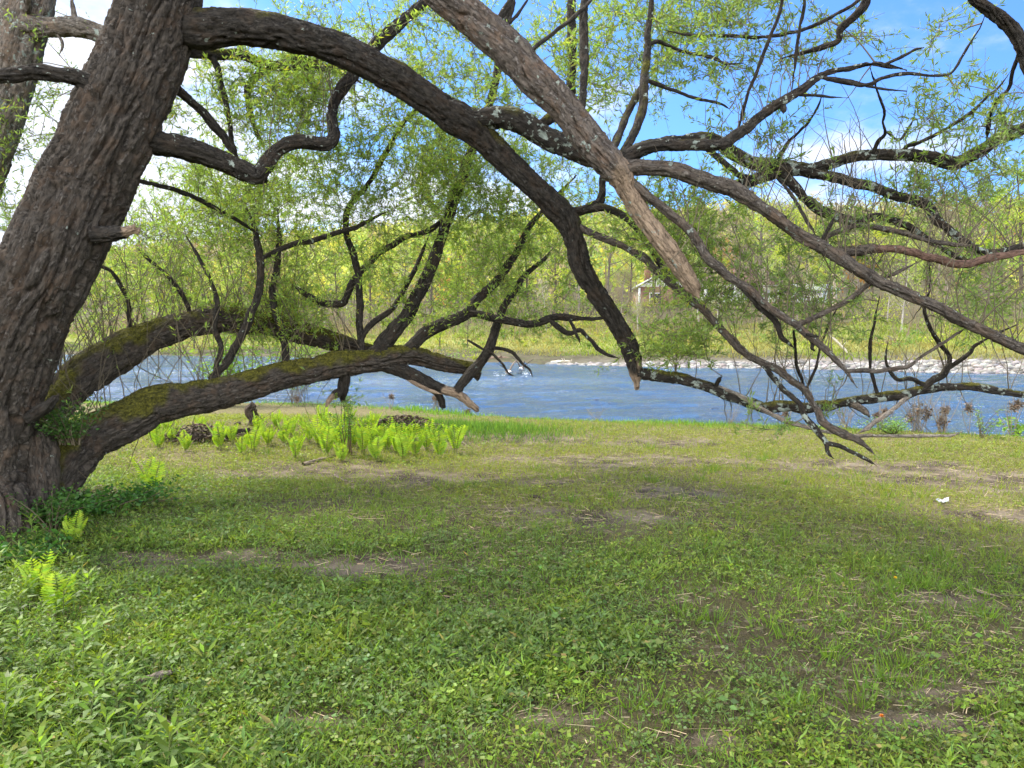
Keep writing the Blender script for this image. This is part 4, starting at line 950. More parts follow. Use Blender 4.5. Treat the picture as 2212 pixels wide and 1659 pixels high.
fs = [(345, 955), (375, 948), (402, 960), (470, 955), (505, 948), (525, 962), (548, 958), (580, 950), (608, 948), (625, 940), (642, 952), (668, 945), (690, 950), (703, 962), (640, 968), (720, 945), (738, 955), (745, 970), (762, 948), (785, 958), (800, 945),
      (815, 968), (835, 950), (860, 955), (872, 968), (905, 958), (655, 932), (600, 930), (480, 938), (430, 938), (360, 935), (330, 945), (755, 925), (700, 925), (812, 925), (890, 935), (925, 948), (560, 935), (950, 960), (985, 952)]
for i, (px, py) in enumerate(fs):
    g = on_plane(px + RNG.normal(0, 3), py, .12); 
    tag(obj('fern', FERN[i % 5], None, (g[0], g[1], float(near_z(g[0], g[1])) - .01), RNG.uniform(0, 6.28), RNG.uniform(.6, 1.15) * (.65 if py < 940 else .85)), 'bright green upright fern unfurling in the row below the mossy limb', 'fern', 'ferns below the mossy limb')
FERN_NEAR = [(160, 1180, 'young fern beside the foot of the big trunk', .55), (333, 1080, 'thin fern standing alone right of the exposed roots', .75), (80, 1290, 'young fern among tall weeds at the left edge', .6), (130, 1330, 'fern with narrow fronds in the weeds at lower left', .6), (320, 1060, 'small fern behind the weathered roots', .7)]
for i, (px, py, lb, s) in enumerate(FERN_NEAR):
    g = on_plane(px, py); tag(obj('fern', FERN[(i + 2) % 5], None, (g[0], g[1], float(near_z(g[0], g[1])) - .01), i * 1.3, s), lb, 'fern')

# --- bushes: stems and leaves
def bush(name, label, cat, px, py, w, h, nst, nl, col, size, ratio=.45, stemc=(.10, .08, .05), z0=0.0, depth=None, lean=(0, 0), group=None, base=None):
    g = np.array(base) if base is not None else on_plane(px, py, z0)
    if base is None: g[2] = near_z(g[0], g[1]) - .02
    r = thing(name, label, cat, g, 0, group); st = Pile(); lf = Pile()
    for k in range(nst):
        e = np.array([RNG.normal(0, w * .5) + lean[0], RNG.normal(0, w * .5) + lean[1], h * RNG.uniform(.5, 1.05)]); b0 = np.array([RNG.normal(0, w * .12), RNG.normal(0, w * .12), 0])
        mid = (b0 + e) / 2 + np.array([RNG.normal(0, w * .1), RNG.normal(0, w * .1), h * .08]); V, F = simple_tube([b0, mid, e], [.006, .004, .0015], 5, h / 6); st.add((V, F, stem_col(len(V), stemc)))
        n = max(4, nl // nst); t = RNG.uniform(.25, 1.02, n)[:, None]; p = b0 * (1 - t) ** 2 + 2 * mid * t * (1 - t) + e * t * t + RNG.normal(0, w * .09, (n, 3)); l = RNG.uniform(.6, 1.3, n) * size
        lf.add(leaves(p, rdir(n, -.3, .7), rdir(n, .1, 1), l, l * ratio, vary(col, n, .3), LEAF4))
    obj('stem', st.me('stem', STRAW, True), r); obj('foliage', lf.me('foliage', GREEN), r)
    return r
g = at(150, 960, 6.45); bush('shrub', 'dark green leafy vine growing in the crotch of the mossy limbs', 'plant', 0, 0, .26, .36, 26, 1500, (.050, .105, .022), .032, .5, base=(g[0], g[1], g[2]), lean=(.02, -.08))
g = at(110, 1080, 6.0); bush('shrub', 'leafy green sprouts between the trunk foot and the low limb', 'plant', 0, 0, .25, .3, 16, 600, (.055, .115, .022), .035, .5, base=(g[0], g[1], float(near_z(g[0], g[1]))))
bush('shrub', 'leafy sapling with red brown stems below the hanging stub', 'shrub', 752, 955, .30, 1.05, 9, 420, (.085, .17, .03), .045, .45, (.11, .07, .04), .15)
bush('shrub', 'rounded bright green bush on the river edge beside the dead weeds', 'shrub', 1925, 938, .40, .30, 26, 1000, (.15, .25, .06), .045, .35)
bush('shrub', 'broad leaved green plant on the river edge by the right border', 'plant', 2195, 940, .28, .36, 10, 170, (.17, .29, .05), .075, .5)
bush('shrub', 'pale flowering weed standing left of the broad leaved plant', 'plant', 2120, 945, .25, .55, 10, 160, (.16, .24, .08), .05, .4)
bush('shrub', 'light green bush behind the low limbs on the left bank', 'shrub', 490, 870, 1.1, 1.9, 24, 1700, (.13, .22, .03), .10, .4, (.09, .07, .045))
bush('shrub', 'light green young willow leaning over the bank beyond the limb', 'shrub', 640, 868, 1.2, 2.2, 24, 1500, (.13, .21, .03), .09, .3, (.09, .07, .045))
# low leafy rosettes by the trunk foot
for i, (px, py, lb) in enumerate([(95, 1150, 'dark green leafy clump against the right side of the trunk foot'), (200, 1130, 'green leafy clump in front of the weathered roots'), (290, 1110, 'low spreading green clump right of the trunk foot'), (60, 1215, 'leafy green clump in front of the trunk foot')]):
    bush('plant_clump', lb, 'plant', px, py, .42, .17, 26, 900, (.050, .125, .022), .042, .6)

# --- dead weeds with flood litter caught in them along the bank
DW = MB
def dead_weed(px, h, tuft, nst, lb, sc=1.0, col=(.19, .16, .12)):
    x0 = (px - CX) / F_PX * 13; yb = float(y_bank(x0)); x0 = (px - CX) / F_PX * (yb + .1); g = (x0, yb + .1, float(near_z(x0, yb + .1)) - .03)
    r = thing('dead_weed', lb, 'weed', g, 0, 'dead weed stalks along the bank'); st = Pile()
    for k in range(nst):
        e = np.array([RNG.normal(0, .12 * sc), RNG.normal(0, .10), h * RNG.uniform(.6, 1.05)]); V, F = simple_tube([(RNG.normal(0, .05 * sc), 0, 0), e * .5 + RNG.normal(0, .02, 3), e], [.006, .005, .003], 5, .15); st.add((V, F, stem_col(len(V), np.array(col) * RNG.uniform(.7, 1.2))))
        for q in range(2):
            f = e * RNG.uniform(.5, .9); V, F = simple_tube([f, f + np.array([RNG.normal(0, .07), RNG.normal(0, .05), RNG.uniform(.03, .16)])], [.003, .0015], 3, .2); st.add((V, F, stem_col(len(V), col)))
    obj('stalk', st.me('stalk', STRAW, True), r)
    for (tx, tz, ts) in tuft:
        n = 130; p = rdir(n) * RNG.uniform(.1, 1, (n, 1)) * np.array([ts, ts * .8, ts * 1.1]) + np.array([tx, 0, tz]); pl = Pile()
        pl.add(leaves(p, rdir(n), rdir(n), RNG.uniform(.03, .09, n), RNG.uniform(.008, .03, n), vary((.16, .12, .085), n, .45), LEAF4)); obj('dry_leaf_tuft', pl.me('dry_leaf_tuft', STRAW), r)
dead_weed(1990, .85, [(-.02, .40, .16), (.12, .34, .10), (-.15, .28, .10)], 22, 'clump of dead stalks holding the biggest tangle of brown flood litter', 1.6)
dead_weed(2040, .70, [(0, .25, .10), (.05, .45, .06)], 16, 'dead pale grass stalks right of the biggest litter tangle', 1.3, (.24, .18, .11))
dead_weed(1905, .50, [(-.05, .27, .055), (.08, .34, .05)], 12, 'dead stalks with two small brown tufts above the green bush')
dead_weed(2098, .62, [(0, .47, .075)], 2, 'thin stalk with one brown tuft standing alone over the water')
dead_weed(2195, .78, [(-.02, .50, .085), (.06, .55, .06)], 6, 'reddish dead stalks with a brown tuft near the right border')
dead_weed(1830, .55, [], 14, 'leafless reddish stalks under the lichen covered branch')
dead_weed(1700, .42, [(0, .25, .03)], 8, 'short dead stalks left of the hanging branch tips')
dead_weed(1580, .40, [], 7, 'short sparse dead stalks in the middle of the bank')
dead_weed(1290, .35, [], 6, 'few thin stalks over the water left of the broken limb end')
dead_weed(1010, .40, [(.0, .10, .05)], 6, 'thin dead stalks under the broken limb fork')
dead_weed(940, .55, [(0, .3, .06), (.1, .2, .05)], 8, 'dead stalks with brown tufts seen below the limb stub')
dead_weed(845, .45, [(0, .28, .05)], 5, 'dead stalk with a tuft right of the leafy sapling')
dead_weed(640, .45, [(0, .2, .05)], 6, 'dead stalks on the sunny bank at the far left')
# ------------------------------------------------------------------ wood lying about
WOOD = bark_material('driftwood', (.12, .09, .07), (.33, .27, .21))
DARKW = bark_material('rotting wood', (.030, .023, .017), (.10, .075, .055))
def stick(name, label, cat, pts, r, mat=WOOD, lift=.0, group=None, moss=0, bare=None, forks=()):
    g = [on_plane(a, b) for a, b in pts]; P = np.array([(p[0], p[1], float(near_z(p[0], p[1])) + r * .5 + lift) for p in g]); b0 = P[0].copy()
    R = np.linspace(r, r * .45, len(P)); o = tag(obj(name, limb_mesh(name, P - b0, R, mat, r * 91 + pts[0][0], moss=moss, lich=.05, detail=.6, broken=r > .02), None, b0), label, cat, group)
    return o
stick('fallen_stick', 'pale bent stick lying on bare soil below the ferns', 'stick', [(655, 1000), (680, 994), (700, 990), (722, 984)], .030)
stick('fallen_stick', 'thin forked pale twig in the middle distance of the lawn', 'stick', [(722, 1022), (735, 1030), (750, 1036), (775, 1036)], .016)
stick('fallen_stick', 'short white stick on the dark soil right of the fern mound', 'stick', [(990, 951), (1000, 955), (1009, 958)], .018)
stick('fallen_stick', 'short dark stick in the middle of the lawn', 'stick', [(1142, 1078), (1160, 1079), (1178, 1084)], .022, DARKW)
stick('fallen_stick', 'long straight pale straw stem left of the bare patch', 'stick', [(195, 1222), (260, 1221), (330, 1218), (405, 1207)], .005)
stick('fallen_stick', 'pale bark strip near the upper bare patch on the left', 'stick', [(418, 1110), (428, 1106), (439, 1102)], .020)
stick('fallen_stick', 'long pale arched stem at the lower left among weeds', 'stick', [(243, 1575), (258, 1552), (285, 1540), (330, 1562), (382, 1610), (388, 1650)], .005, lift=.06)
stick('fallen_stick', 'pale twig lying along the bottom edge of the lawn', 'stick', [(352, 1655), (430, 1636), (520, 1628), (560, 1615)], .005, lift=.02)
stick('fallen_stick', 'thin pale twig lying on the lawn at right centre', 'stick', [(1716, 1357), (1765, 1355), (1820, 1357)], .004, lift=.03)
stick('fallen_stick', 'thin grey twig lying near the right border', 'stick', [(2110, 1292), (2150, 1300), (2210, 1302)], .006, lift=.02)
stick('fallen_log', 'pale broken branch lying across the litter behind the ferns', 'log', [(805, 932), (830, 922), (858, 912)], .055, bare=0)
stick('fallen_log', 'dark rotting log half hidden behind the ferns', 'log', [(390, 968), (470, 962), (540, 955)], .09, DARKW)
stick('fallen_stick', 'grey twig on the right edge of the fern mound', 'stick', [(1020, 935), (1050, 931), (1080, 934)], .015)
# weathered root snag in front of the low limb
g = on_plane(205, 1078); g[2] = near_z(g[0], g[1])
sn = thing('root_snag', 'weathered grey driftwood root lying in front of the low limb', 'driftwood', g)
def loc(px, py, d): return at(px, py, d) - g
D0 = float((g - CAM) @ FWD)
for pts_, r in (([(165, 1066), (195, 1056), (225, 1053), (252, 1060), (268, 1064)], .035), ([(170, 1070), (200, 1078), (225, 1088), (235, 1100)], .05), ([(205, 1060), (215, 1072), (200, 1090)], .04)):
    P = np.array([loc(a, b, D0 + .12 * math.sin(i * 1.3)) for i, (a, b) in enumerate(pts_)]); obj('root', limb_mesh('root', P, np.linspace(r, r * .4, len(P)), WOOD if r < .045 else DARKW, r * 300, moss=.05, broken=True), sn)
# mossy stump and a second rotten one among the ferns
for lb, pl_, d in (('broken mossy stump standing among the ferns', [(542, 945, 16), (541, 925, 13), (546, 905, 12), (538, 890, 11), (545, 880, 9)], 11.9), ('short rotten dark stump on the right side of the ferns', [(732, 955, 14), (731, 940, 13), (733, 928, 10)], 12.0), ('low dark stump stub left of the broken mossy one', [(515, 948, 10), (516, 930, 9), (513, 918, 7)], 11.9)):
    P = np.array([at(a, b, d) for a, b, r in pl_]); R = np.array([r * d / F_PX for a, b, r in pl_]); P[0, 2] = float(near_z(P[0, 0], P[0, 1])) - .03
    b0 = P[0].copy(); tag(obj('stump', limb_mesh('stump', P - b0, R, DARKW, R[0] * 500, moss=.45, broken=True, flare=.3), None, b0), lb, 'stump')
# litter heaps
def heap(label, px, py, w, h, n):
    g = on_plane(px, py); g[2] = near_z(g[0], g[1]); pl = Pile()
    for k in range(n):
        a = RNG.uniform(0, 6.28); r_ = math.sqrt(RNG.random()); p = np.array([math.cos(a) * r_ * w * RNG.uniform(.7, 1.5), math.sin(a) * r_ * .6 * w, .7 * h * (1 - r_ * r_) * RNG.uniform(.1, 1)]); dv = rdir(1, -.25, .45)[0] * RNG.uniform(.08, .35)
        V, F = simple_tube([p - dv * .5, p + RNG.normal(0, .015, 3), p + dv * .5], [.006, .007, .004], 4, .2); pl.add((V, F, stem_col(len(V), np.array(random.choice([(.07, .05, .035), (.12, .09, .065), (.22, .17, .12), (.045, .033, .025)])))))
    m_ = 400; a = RNG.uniform(0, 6.28, m_); r_ = np.sqrt(RNG.random(m_)); p = np.stack([np.cos(a) * r_ * w, np.sin(a) * r_ * .5 * w, h * (1 - r_ ** 2) * .8], 1)
    pl.add(leaves(p, rdir(m_, -.3, .3), rdir(m_, .2, 1), RNG.uniform(.04, .09, m_), .035, vary((.10, .07, .045), m_, .5), LEAF4))
    tag(obj('litter_heap', pl.me('litter_heap', STRAW), None, g), label, 'flood litter')
heap('dark heap of twigs and dead leaves left of the mossy stump', 430, 962, .52, .24, 170)
heap('brown litter heap under the pale broken branch behind the ferns', 872, 938, .55, .22, 150)
heap('small tangle of dead roots between the ferns at the sapling foot', 775, 950, .25, .16, 80)
# dark driftwood bits and white scrap in the lawn
g = on_plane(317, 1497); g[2] = near_z(g[0], g[1])
o = thing('wood_chunk', 'grey weathered chunk of wood lying among the weeds at lower left', 'driftwood', g)
obj('chunk', limb_mesh('chunk', np.array([(-.10, -.03, .03), (-.03, 0, .045), (.04, .035, .06), (.09, .06, .07)]), np.array([.022, .026, .024, .012]), WOOD, 8, broken=True), o)
obj('chunk', limb_mesh('chunk', np.array([(-.12, -.02, .02), (-.05, -.03, .02), (.0, -.035, .015)]), np.array([.012, .014, .008]), DARKW, 9, broken=True), o)
pb = MB(); a = RNG.normal(0, .012, (16, 3))
V = np.array([(x, y, .03 + .03 * math.sin(x * 40) * math.cos(y * 50)) for y in np.linspace(-.04, .04, 4) for x in np.linspace(-.07, .07, 4)]) + a
pb.add(V, [(r * 4 + c, r * 4 + c + 1, r * 4 + c + 5, r * 4 + c + 4) for r in range(3) for c in range(3)], (.5, .51, .53))
V2 = V - np.array([0, 0, .003]); pb.add(V2, [(r * 4 + c, r * 4 + c + 4, r * 4 + c + 5, r * 4 + c + 1) for r in range(3) for c in range(3)], (.7, .7, .72))
g = on_plane(2036, 1092); g[2] = near_z(g[0], g[1]); tag(obj('paper_scrap', pb.me('paper_scrap', STRAW), None, g, .4, .75), 'crumpled white scrap lying on the grass at the right', 'litter')
# dandelions
def dandelion(px, py, lb, c=(.75, .48, .02)):
    g = on_plane(px, py); g[2] = near_z(g[0], g[1]); r = thing('wildflower', lb, 'flower', g)
    pl = Pile(); V, F = simple_tube([(0, 0, 0), (.005, 0, .04), (.006, .002, .075)], [.002, .002, .002], 5, .02); pl.add((V, F, stem_col(len(V), (.1, .15, .03)))); obj('stem', pl.me('stem', STRAW, True), r)
    n = 46; a = np.arange(n) * 2.4; el = np.linspace(1.4, .1, n); d = np.stack([np.cos(a) * np.cos(el), np.sin(a) * np.cos(el), np.sin(el)], 1); pl = Pile(); pl.add(leaves(np.tile([.006, .002, .075], (n, 1)), d, rdir(n, .2, 1), .013, .0045, vary(c, n, .15), LEAF4)); obj('bloom', pl.me('bloom', STRAW), r)
dandelion(2267 * 0 + 1475 + 1368 / 3, 1106 + 540 / 3, 'single yellow dandelion on the right side of the lawn')
dandelion(1475 + 1278 / 3, 1106 + 1445 / 3, 'single orange bloom in the weeds near the bottom right', (.6, .2, .03))

# ------------------------------------------------------------------ far bank
FLEAF = leaf_material('far foliage', .45, (1.2, 1.2, .6), .6, 1.1, .2)
TRUNKM = col_material('far bark', .9, .1, .35, 6)
def far_tree(h, cr, col, leaf, trunk_c, nl=1500, bare_n=500, crown_lo=.28, seed=0, name='tree'):
    tr = Pile(); cw = Pile()
    lean = RNG.normal(0, .05, 2) * h
    P = [(0, 0, -.3), (lean[0] * .3, lean[1] * .3, h * .4), (lean[0], lean[1], h * .95)]; V, F = simple_tube(P, [h * .016, h * .011, h * .002], 7, h / 10); tr.add((V, F, stem_col(len(V), trunk_c)))
    ends = []
    for k in range(16):
        t = RNG.uniform(crown_lo, .92); b0 = np.array([lean[0] * t, lean[1] * t, h * .95 * t]); a = RNG.uniform(0, 6.28); l = cr * (1.1 - .6 * t) * RNG.uniform(.6, 1.1)
        e = b0 + np.array([math.cos(a) * l, math.sin(a) * l, l * RNG.uniform(.35, 1.1)]); mid = (b0 + e) / 2 + np.array([0, 0, -l * .06]); V, F = simple_tube([b0, mid, e], [h * .005, h * .0035, h * .0012], 5, l / 3); tr.add((V, F, stem_col(len(V), trunk_c))); ends += [(mid + e) / 2, e]
    ends.append(np.array([lean[0], lean[1], h * .95])); ends = np.array(ends)
    if bare_n:
        n = bare_n; i = RNG.integers(0, len(ends), n); d = rdir(n, -.1, 1) + np.array([0, 0, .6]); p = ends[i] + RNG.normal(0, cr * .14, (n, 3))
        cw.add(leaves(p, d, rdir(n), RNG.uniform(.5, 1.5, n) * h / 14, .035 * h / 14, vary(trunk_c, n, .3, .03), STRIP))
    if nl:
        nb = 46; bc = ends[RNG.integers(0, len(ends), nb)] + RNG.normal(0, cr * .20, (nb, 3)); br = RNG.uniform(.5, 1.25, nb) * h / 14; bcol = vary(col, nb, .28, .1)
        i = RNG.integers(0, nb, nl); p = bc[i] + rdir(nl) * (br[i] * RNG.uniform(.2, 1, nl) ** .5)[:, None]; l = RNG.uniform(.6, 1.3, nl) * leaf
        cw.add(leaves(p, rdir(nl), rdir(nl, -.2, 1), l, l * .6, bcol[i] * RNG.uniform(.75, 1.25, (nl, 1)), LEAF4))
    return tr.me('trunk', TRUNKM, True), cw.me('crown', FLEAF)
KINDS = {
 'pale': ('airy pale green leafing tree', (.30, .36, .09), (.13, .11, .085), 1700, 260), 'lime': ('bright yellow green tree', (.32, .39, .045), (.10, .08, .06), 2300, 120),
 'mid': ('dense fresh green tree', (.19, .28, .05), (.09, .075, .055), 2400, 100), 'bare': ('leafless grey brown tree', (.16, .14, .09), (.20, .165, .135), 120, 1500),
 'birch': ('thin tree with a pale bare trunk', (.2, .24, .06), (.30, .27, .23), 500, 420), 'rust': ('orange budding tree', (.33, .16, .045), (.15, .11, .08), 1500, 300)}
PROTO = {k: [far_tree(14, RNG.uniform(3.2, 4.4) * (.55 if k == 'birch' else 1), v[1], .26, v[2], v[3], v[4], .12 if k in ('mid', 'lime') else .3) for _ in range(2)] for k, v in KINDS.items()}
FT = []       # kind, px, distance, height
for px, d, hh, k in ((1640, 100, 17, 'pale'), (1590, 112, 13, 'bare'), (1555, 96, 8, 'rust'), (1500, 98, 12, 'mid'), (1700, 98, 13, 'lime'), (1745, 104, 13, 'pale'), (1790, 95, 10, 'mid'), (1830, 94, 7.5, 'rust'), (1880, 98, 11, 'lime'), (1950, 96, 11, 'pale'), (2020, 92, 11, 'bare'), (2090, 90, 12, 'mid'), (2150, 88, 14, 'lime'), (2200, 86, 15, 'mid'),
                     (1455, 104, 11, 'bare'), (1410, 100, 12, 'lime'), (1360, 104, 11, 'mid'), (1310, 100, 13, 'pale'), (1250, 98, 10, 'bare'), (1200, 100, 12, 'lime'), (1140, 104, 12, 'mid'), (1090, 104, 11, 'pale'), (1040, 106, 11, 'bare'), (990, 108, 12, 'lime'), (930, 110, 12, 'mid'), (870, 112, 12, 'pale'), (800, 114, 12, 'lime'), (730, 116, 12, 'mid'), (660, 118, 13, 'lime'), (590, 118, 12, 'bare'), (520, 120, 13, 'mid'), (440, 120, 12, 'pale'), (360, 122, 13, 'lime'), (280, 122, 13, 'mid'),
                     (1622, 84, 6, 'birch'), (1566, 82, 5.5, 'birch'), (1478, 86, 7, 'birch'), (1391, 84, 5, 'birch'), (1770, 80, 6, 'birch'), (1905, 78, 5, 'birch'), (1921, 74, 6.5, 'birch'), (2075, 76, 5.5, 'birch'), (1215, 88, 6, 'birch'), (1425, 97, 7, 'mid'), (1545, 93, 6, 'lime'), (1600, 92, 4.2, 'mid'), (1745, 91, 5, 'lime'), (1785, 90, 5.5, 'mid'), (1500, 94, 6.5, 'pale'), (1680, 90, 6, 'pale'), (2040, 76, 6, 'bare'), (2130, 74, 6, 'bare'), (1720, 82, 5.5, 'bare'), (1340, 88, 6, 'bare'),
                     (500, 97, 6, 'mid'), (420, 98, 6, 'mid'), (350, 99, 6.5, 'mid'), (560, 96, 5, 'lime'), (1010, 84, 5, 'mid'), (950, 85, 5, 'lime'), (1850, 118, 13, 'bare'), (1690, 122, 15, 'bare'), (2000, 112, 14, 'pale'), (2110, 106, 15, 'bare'), (30, 118, 13, 'lime'), (120, 116, 14, 'mid'), (200, 118, 14, 'bare')):
    FT.append([k, px, d, hh])
ordw = ['', 'first', 'second', 'third', 'fourth', 'fifth', 'sixth', 'seventh', 'eighth', 'ninth', 'tenth', 'eleventh', 'twelfth', 'thirteenth', 'fourteenth', 'fifteenth', 'sixteenth', 'seventeenth', 'eighteenth', 'nineteenth', 'twentieth']
cnt = {}
for k, px, d, hh in sorted(FT, key=lambda t: t[1]):
    x0 = (px - CX) / F_PX * d; z0 = float(far_z(x0, d)); cnt[k] = cnt.get(k, 0) + 1; tr, cr_ = PROTO[k][cnt[k] % 2]
    x0 += random.uniform(-2, 2) * (k == 'birch'); r = thing('far_tree', f'{KINDS[k][0]} on the far bank, {ordw[cnt[k]]} such from left', 'tree', (x0, d, z0), RNG.uniform(0, 6.28), 'trees on the far bank', hh / 14 * RNG.uniform(.95, 1.05))
    obj('trunk', tr, r); obj('crown', cr_, r)

# --- brush on the far bank: grey canes, young leaves
pl = Pile(); n = 15000
x = RNG.uniform(-75, 75, n); s = RNG.uniform(15, 44, n); y = y_far(x) + s; k = RNG.random(n) < np.clip(.5 + n2(x, y, .12, 3, 41), .05, 1); x, y, s = x[k], y[k], s[k]; n = len(x); z = far_z(x, y)
pl.add(leaves(np.stack([x, y, z - .1], 1), np.stack([RNG.normal(0, .22, n), RNG.normal(0, .22, n), np.ones(n)], 1), rdir(n, -.1, .1), RNG.uniform(.7, 2.8, n), RNG.uniform(.03, .06, n), vary((.20, .155, .12), n, .35, .04), STRIP))
nb = 1500; x = RNG.uniform(-80, 75, nb); s = np.where(x < -3, RNG.uniform(1, 42, nb), RNG.uniform(11, 44, nb)); y = y_far(x) + s; z = far_z(x, y); h = RNG.uniform(.4, 1.6, nb) * np.where(s < 20, .6, 1)
hue = n2(x, y, .1, 3, 61); q = 36
cb = np.where((hue > .18)[:, None], vary((.26, .31, .055), nb, .2), np.where((hue < -.25)[:, None], vary((.24, .20, .14), nb, .2), vary((.18, .24, .06), nb, .25)))
p = (np.stack([x, y, z + h * .4], 1)[:, None, :] + rdir(nb * q).reshape(nb, q, 3) * (RNG.uniform(.3, 1, (nb, q)) * h[:, None])[..., None] * np.array([1.3, 1.3, .8])).reshape(-1, 3)
l = RNG.uniform(.12, .32, nb * q); pl.add(leaves(p, rdir(nb * q), rdir(nb * q, 0, 1), l, l * .55, np.repeat(cb, q, 0) * RNG.uniform(.75, 1.25, (nb * q, 1)), LEAF4))
n = 42000; x = RNG.uniform(-60, 66, n); s = RNG.uniform(6.5, 27, n); y = y_far(x) + s; z = far_z(x, y)      # grass of the bank
k = RNG.random(n) < np.where(x < 0, .6, 1); x, y, z = x[k], y[k], z[k]; n = len(x); g_ = n2(x, y, .15, 3, 12)[:, None]
pl.add(leaves(np.stack([x, y, z - .03], 1), np.stack([RNG.normal(0, .4, n), RNG.normal(0, .4, n), np.ones(n)], 1), rdir(n, -.2, .4), RNG.uniform(.15, .5, n), .09, np.where(g_ > .1, vary((.185, .235, .04), n, .25), vary((.235, .22, .075), n, .25)), BLADE))
tag(obj('bank_brush', pl.me('bank_brush', FLEAF), None), 'yellow green grass, canes and low brush covering the far bank', 'brush', None, 'stuff')

# --- wooded hill
pl = Pile(); nt_ = 2600
x = RNG.uniform(-330, 330, nt_); s = 52 + 300 * RNG.uniform(0, 1, nt_) ** .85; y = y_far(np.clip(x, -120, 120)) + s; k = np.abs(x) < .85 * y + 15; x, y = x[k], y[k]; nt_ = len(x); z = far_z(x, y)
h = RNG.uniform(7, 14, nt_); sp = n2(x, y, .018, 3, 81) + RNG.normal(0, .28, nt_)
cb = np.where((sp > .16)[:, None], vary((.34, .37, .09), nt_, .2), np.where((sp < -.12)[:, None], vary((.28, .25, .17), nt_, .2, .05), vary((.26, .31, .085), nt_, .25))); rr = RNG.random(nt_) < .03; cb[rr] = vary((.27, .16, .06), int(rr.sum()), .2)
q = 110; u = rdir(nt_ * q).reshape(nt_, q, 3) * (RNG.uniform(.15, 1, (nt_, q)) ** .5)[..., None]
p = np.stack([x, y, z + h * .56], 1)[:, None, :] + u * (np.stack([h * .26, h * .26, h * .46], 1) * RNG.uniform(.85, 1.2, (nt_, 3)))[:, None, :]
p = p + (np.stack([vnoise(p * .35 + 3), vnoise(p * .35 + 40), vnoise(p * .35 + 80)], -1)) * 1.5
l = RNG.uniform(.45, 1.1, (nt_, q)) * (.55 + y[:, None] / 300)
n = nt_ * q; pl.add(leaves(p.reshape(-1, 3), rdir(n), rdir(n, -.2, 1), l.ravel(), l.ravel() * .6, (cb[:, None, :] * RNG.uniform(.7, 1.3, (nt_, q, 1))).reshape(-1, 3), LEAF4))
pl.add(leaves(np.stack([x, y, z - .3], 1), np.stack([RNG.normal(0, .05, nt_), RNG.normal(0, .05, nt_), np.ones(nt_)], 1), np.tile([0, -1., 0], (nt_, 1)), h * .7, .28, vary((.15, .125, .10), nt_, .3), STRIP))
tag(obj('hill_forest', pl.me('hill_forest', FLEAF), None), 'mixed spring woodland covering the hill across the river', 'forest', None, 'stuff')
# ------------------------------------------------------------------ houses across the river
PAINT = col_material('house paint', .6, .3, .10, 3)
GLASS, nt, b = nodes('window glass'); b.inputs['Base Color'].default_value = (.03, .04, .05, 1); b.inputs['Roughness'].default_value = .08
def face_cam(px, d): return (px - CX) / F_PX * d, d
WHITE = (.78, .78, .76)
def boxes(name, parent, lst, mat=PAINT, label=None):
    mb = MB()
    for a in lst: mb.box(*a[:6], a[6] if len(a) > 6 else WHITE)
    o = obj(name, mb.me(name, mat), parent)
    if label: o['label'] = label
    return o
def gable(name, parent, x0, x1, y0, y1, z0, z1, c, axis='x', t=.18):
    mb = MB(); V = []
    if axis == 'x':   # ridge along x
        ym = (y0 + y1) / 2; pr = [(y0, z0), (ym, z1), (y1, z0), (y1, z0 - t), (ym, z1 - t), (y0, z0 - t)]
        V = [(x, y, z) for x in (x0, x1) for y, z in pr]
    else:
        xm = (x0 + x1) / 2; pr = [(x0, z0), (xm, z1), (x1, z0), (x1, z0 - t), (xm, z1 - t), (x0, z0 - t)]
        V = [(x, y, z) for y in (y0, y1) for x, z in pr]
    mb.add(V, [(0, 1, 7, 6), (1, 2, 8, 7), (5, 11, 10, 4), (4, 10, 9, 3), (0, 6, 11, 5), (2, 3, 9, 8), (0, 5, 4, 1), (1, 4, 3, 2), (6, 7, 10, 11), (7, 8, 9, 10)], c)
    return obj(name, mb.me(name, PAINT), parent)
def gable_wall(mb, x0, x1, y, z0, z1, c, th=.15):
    xm = (x0 + x1) / 2; V = [(x0, y, z0), (x1, y, z0), (xm, y, z1), (x0, y + th, z0), (x1, y + th, z0), (xm, y + th, z1)]
    mb.add(V[:3] + V[3:], np.array([(0, 1, 2), (3, 5, 4)]), c)

# white porch house
d = 99.0; x0, _ = face_cam(1598, d); z0 = at(1598, 655, d)[2]
h1 = thing('house', 'house with a brown roof and white railed porch above the far bank', 'house', (x0, d, z0), .06)
boxes('wall', h1, [(-4.6, 4.6, 2.0, 8, -2.5, 2.5, (.62, .60, .55))])
gable('roof', h1, -5.1, 5.1, -.4, 8.5, 2.5, 4.9, (.17, .10, .075))
pc = boxes('porch', h1, [(-4.7, 4.7, -.2, 1.99, -.25, -.02, (.30, .22, .15)), (-4.7, 4.7, -.25, -.05, 2.22, 2.48)] + [(-4.7 + k * 1.88, -4.55 + k * 1.88, -.18, -.03, -.02, 2.22) for k in range(6)])
boxes('railing', pc, [(-4.5, 4.6, -.14, -.07, .85, .95), (-4.5, 4.6, -.14, -.07, .12, .20)] + [(-4.5 + k * .26, -4.45 + k * .26, -.13, -.08, .2, .85) for k in range(35)])
boxes('foundation', pc, [(-4.6 + k * 2.2, -4.4 + k * 2.2, .2, .4, -3, -.25, (.35, .28, .2)) for k in range(5)])
for wx in (-3.2, -.9, 3.2):
    w_ = boxes('window', h1, [(wx - .7, wx + .7, 1.93, 1.99, .75, 2.05)]); boxes('pane', w_, [(wx - .58, wx - .04, 1.915, 1.93, .85, 1.95, (.05, .06, .07)), (wx + .04, wx + .58, 1.915, 1.93, .85, 1.95, (.05, .06, .07))], GLASS)
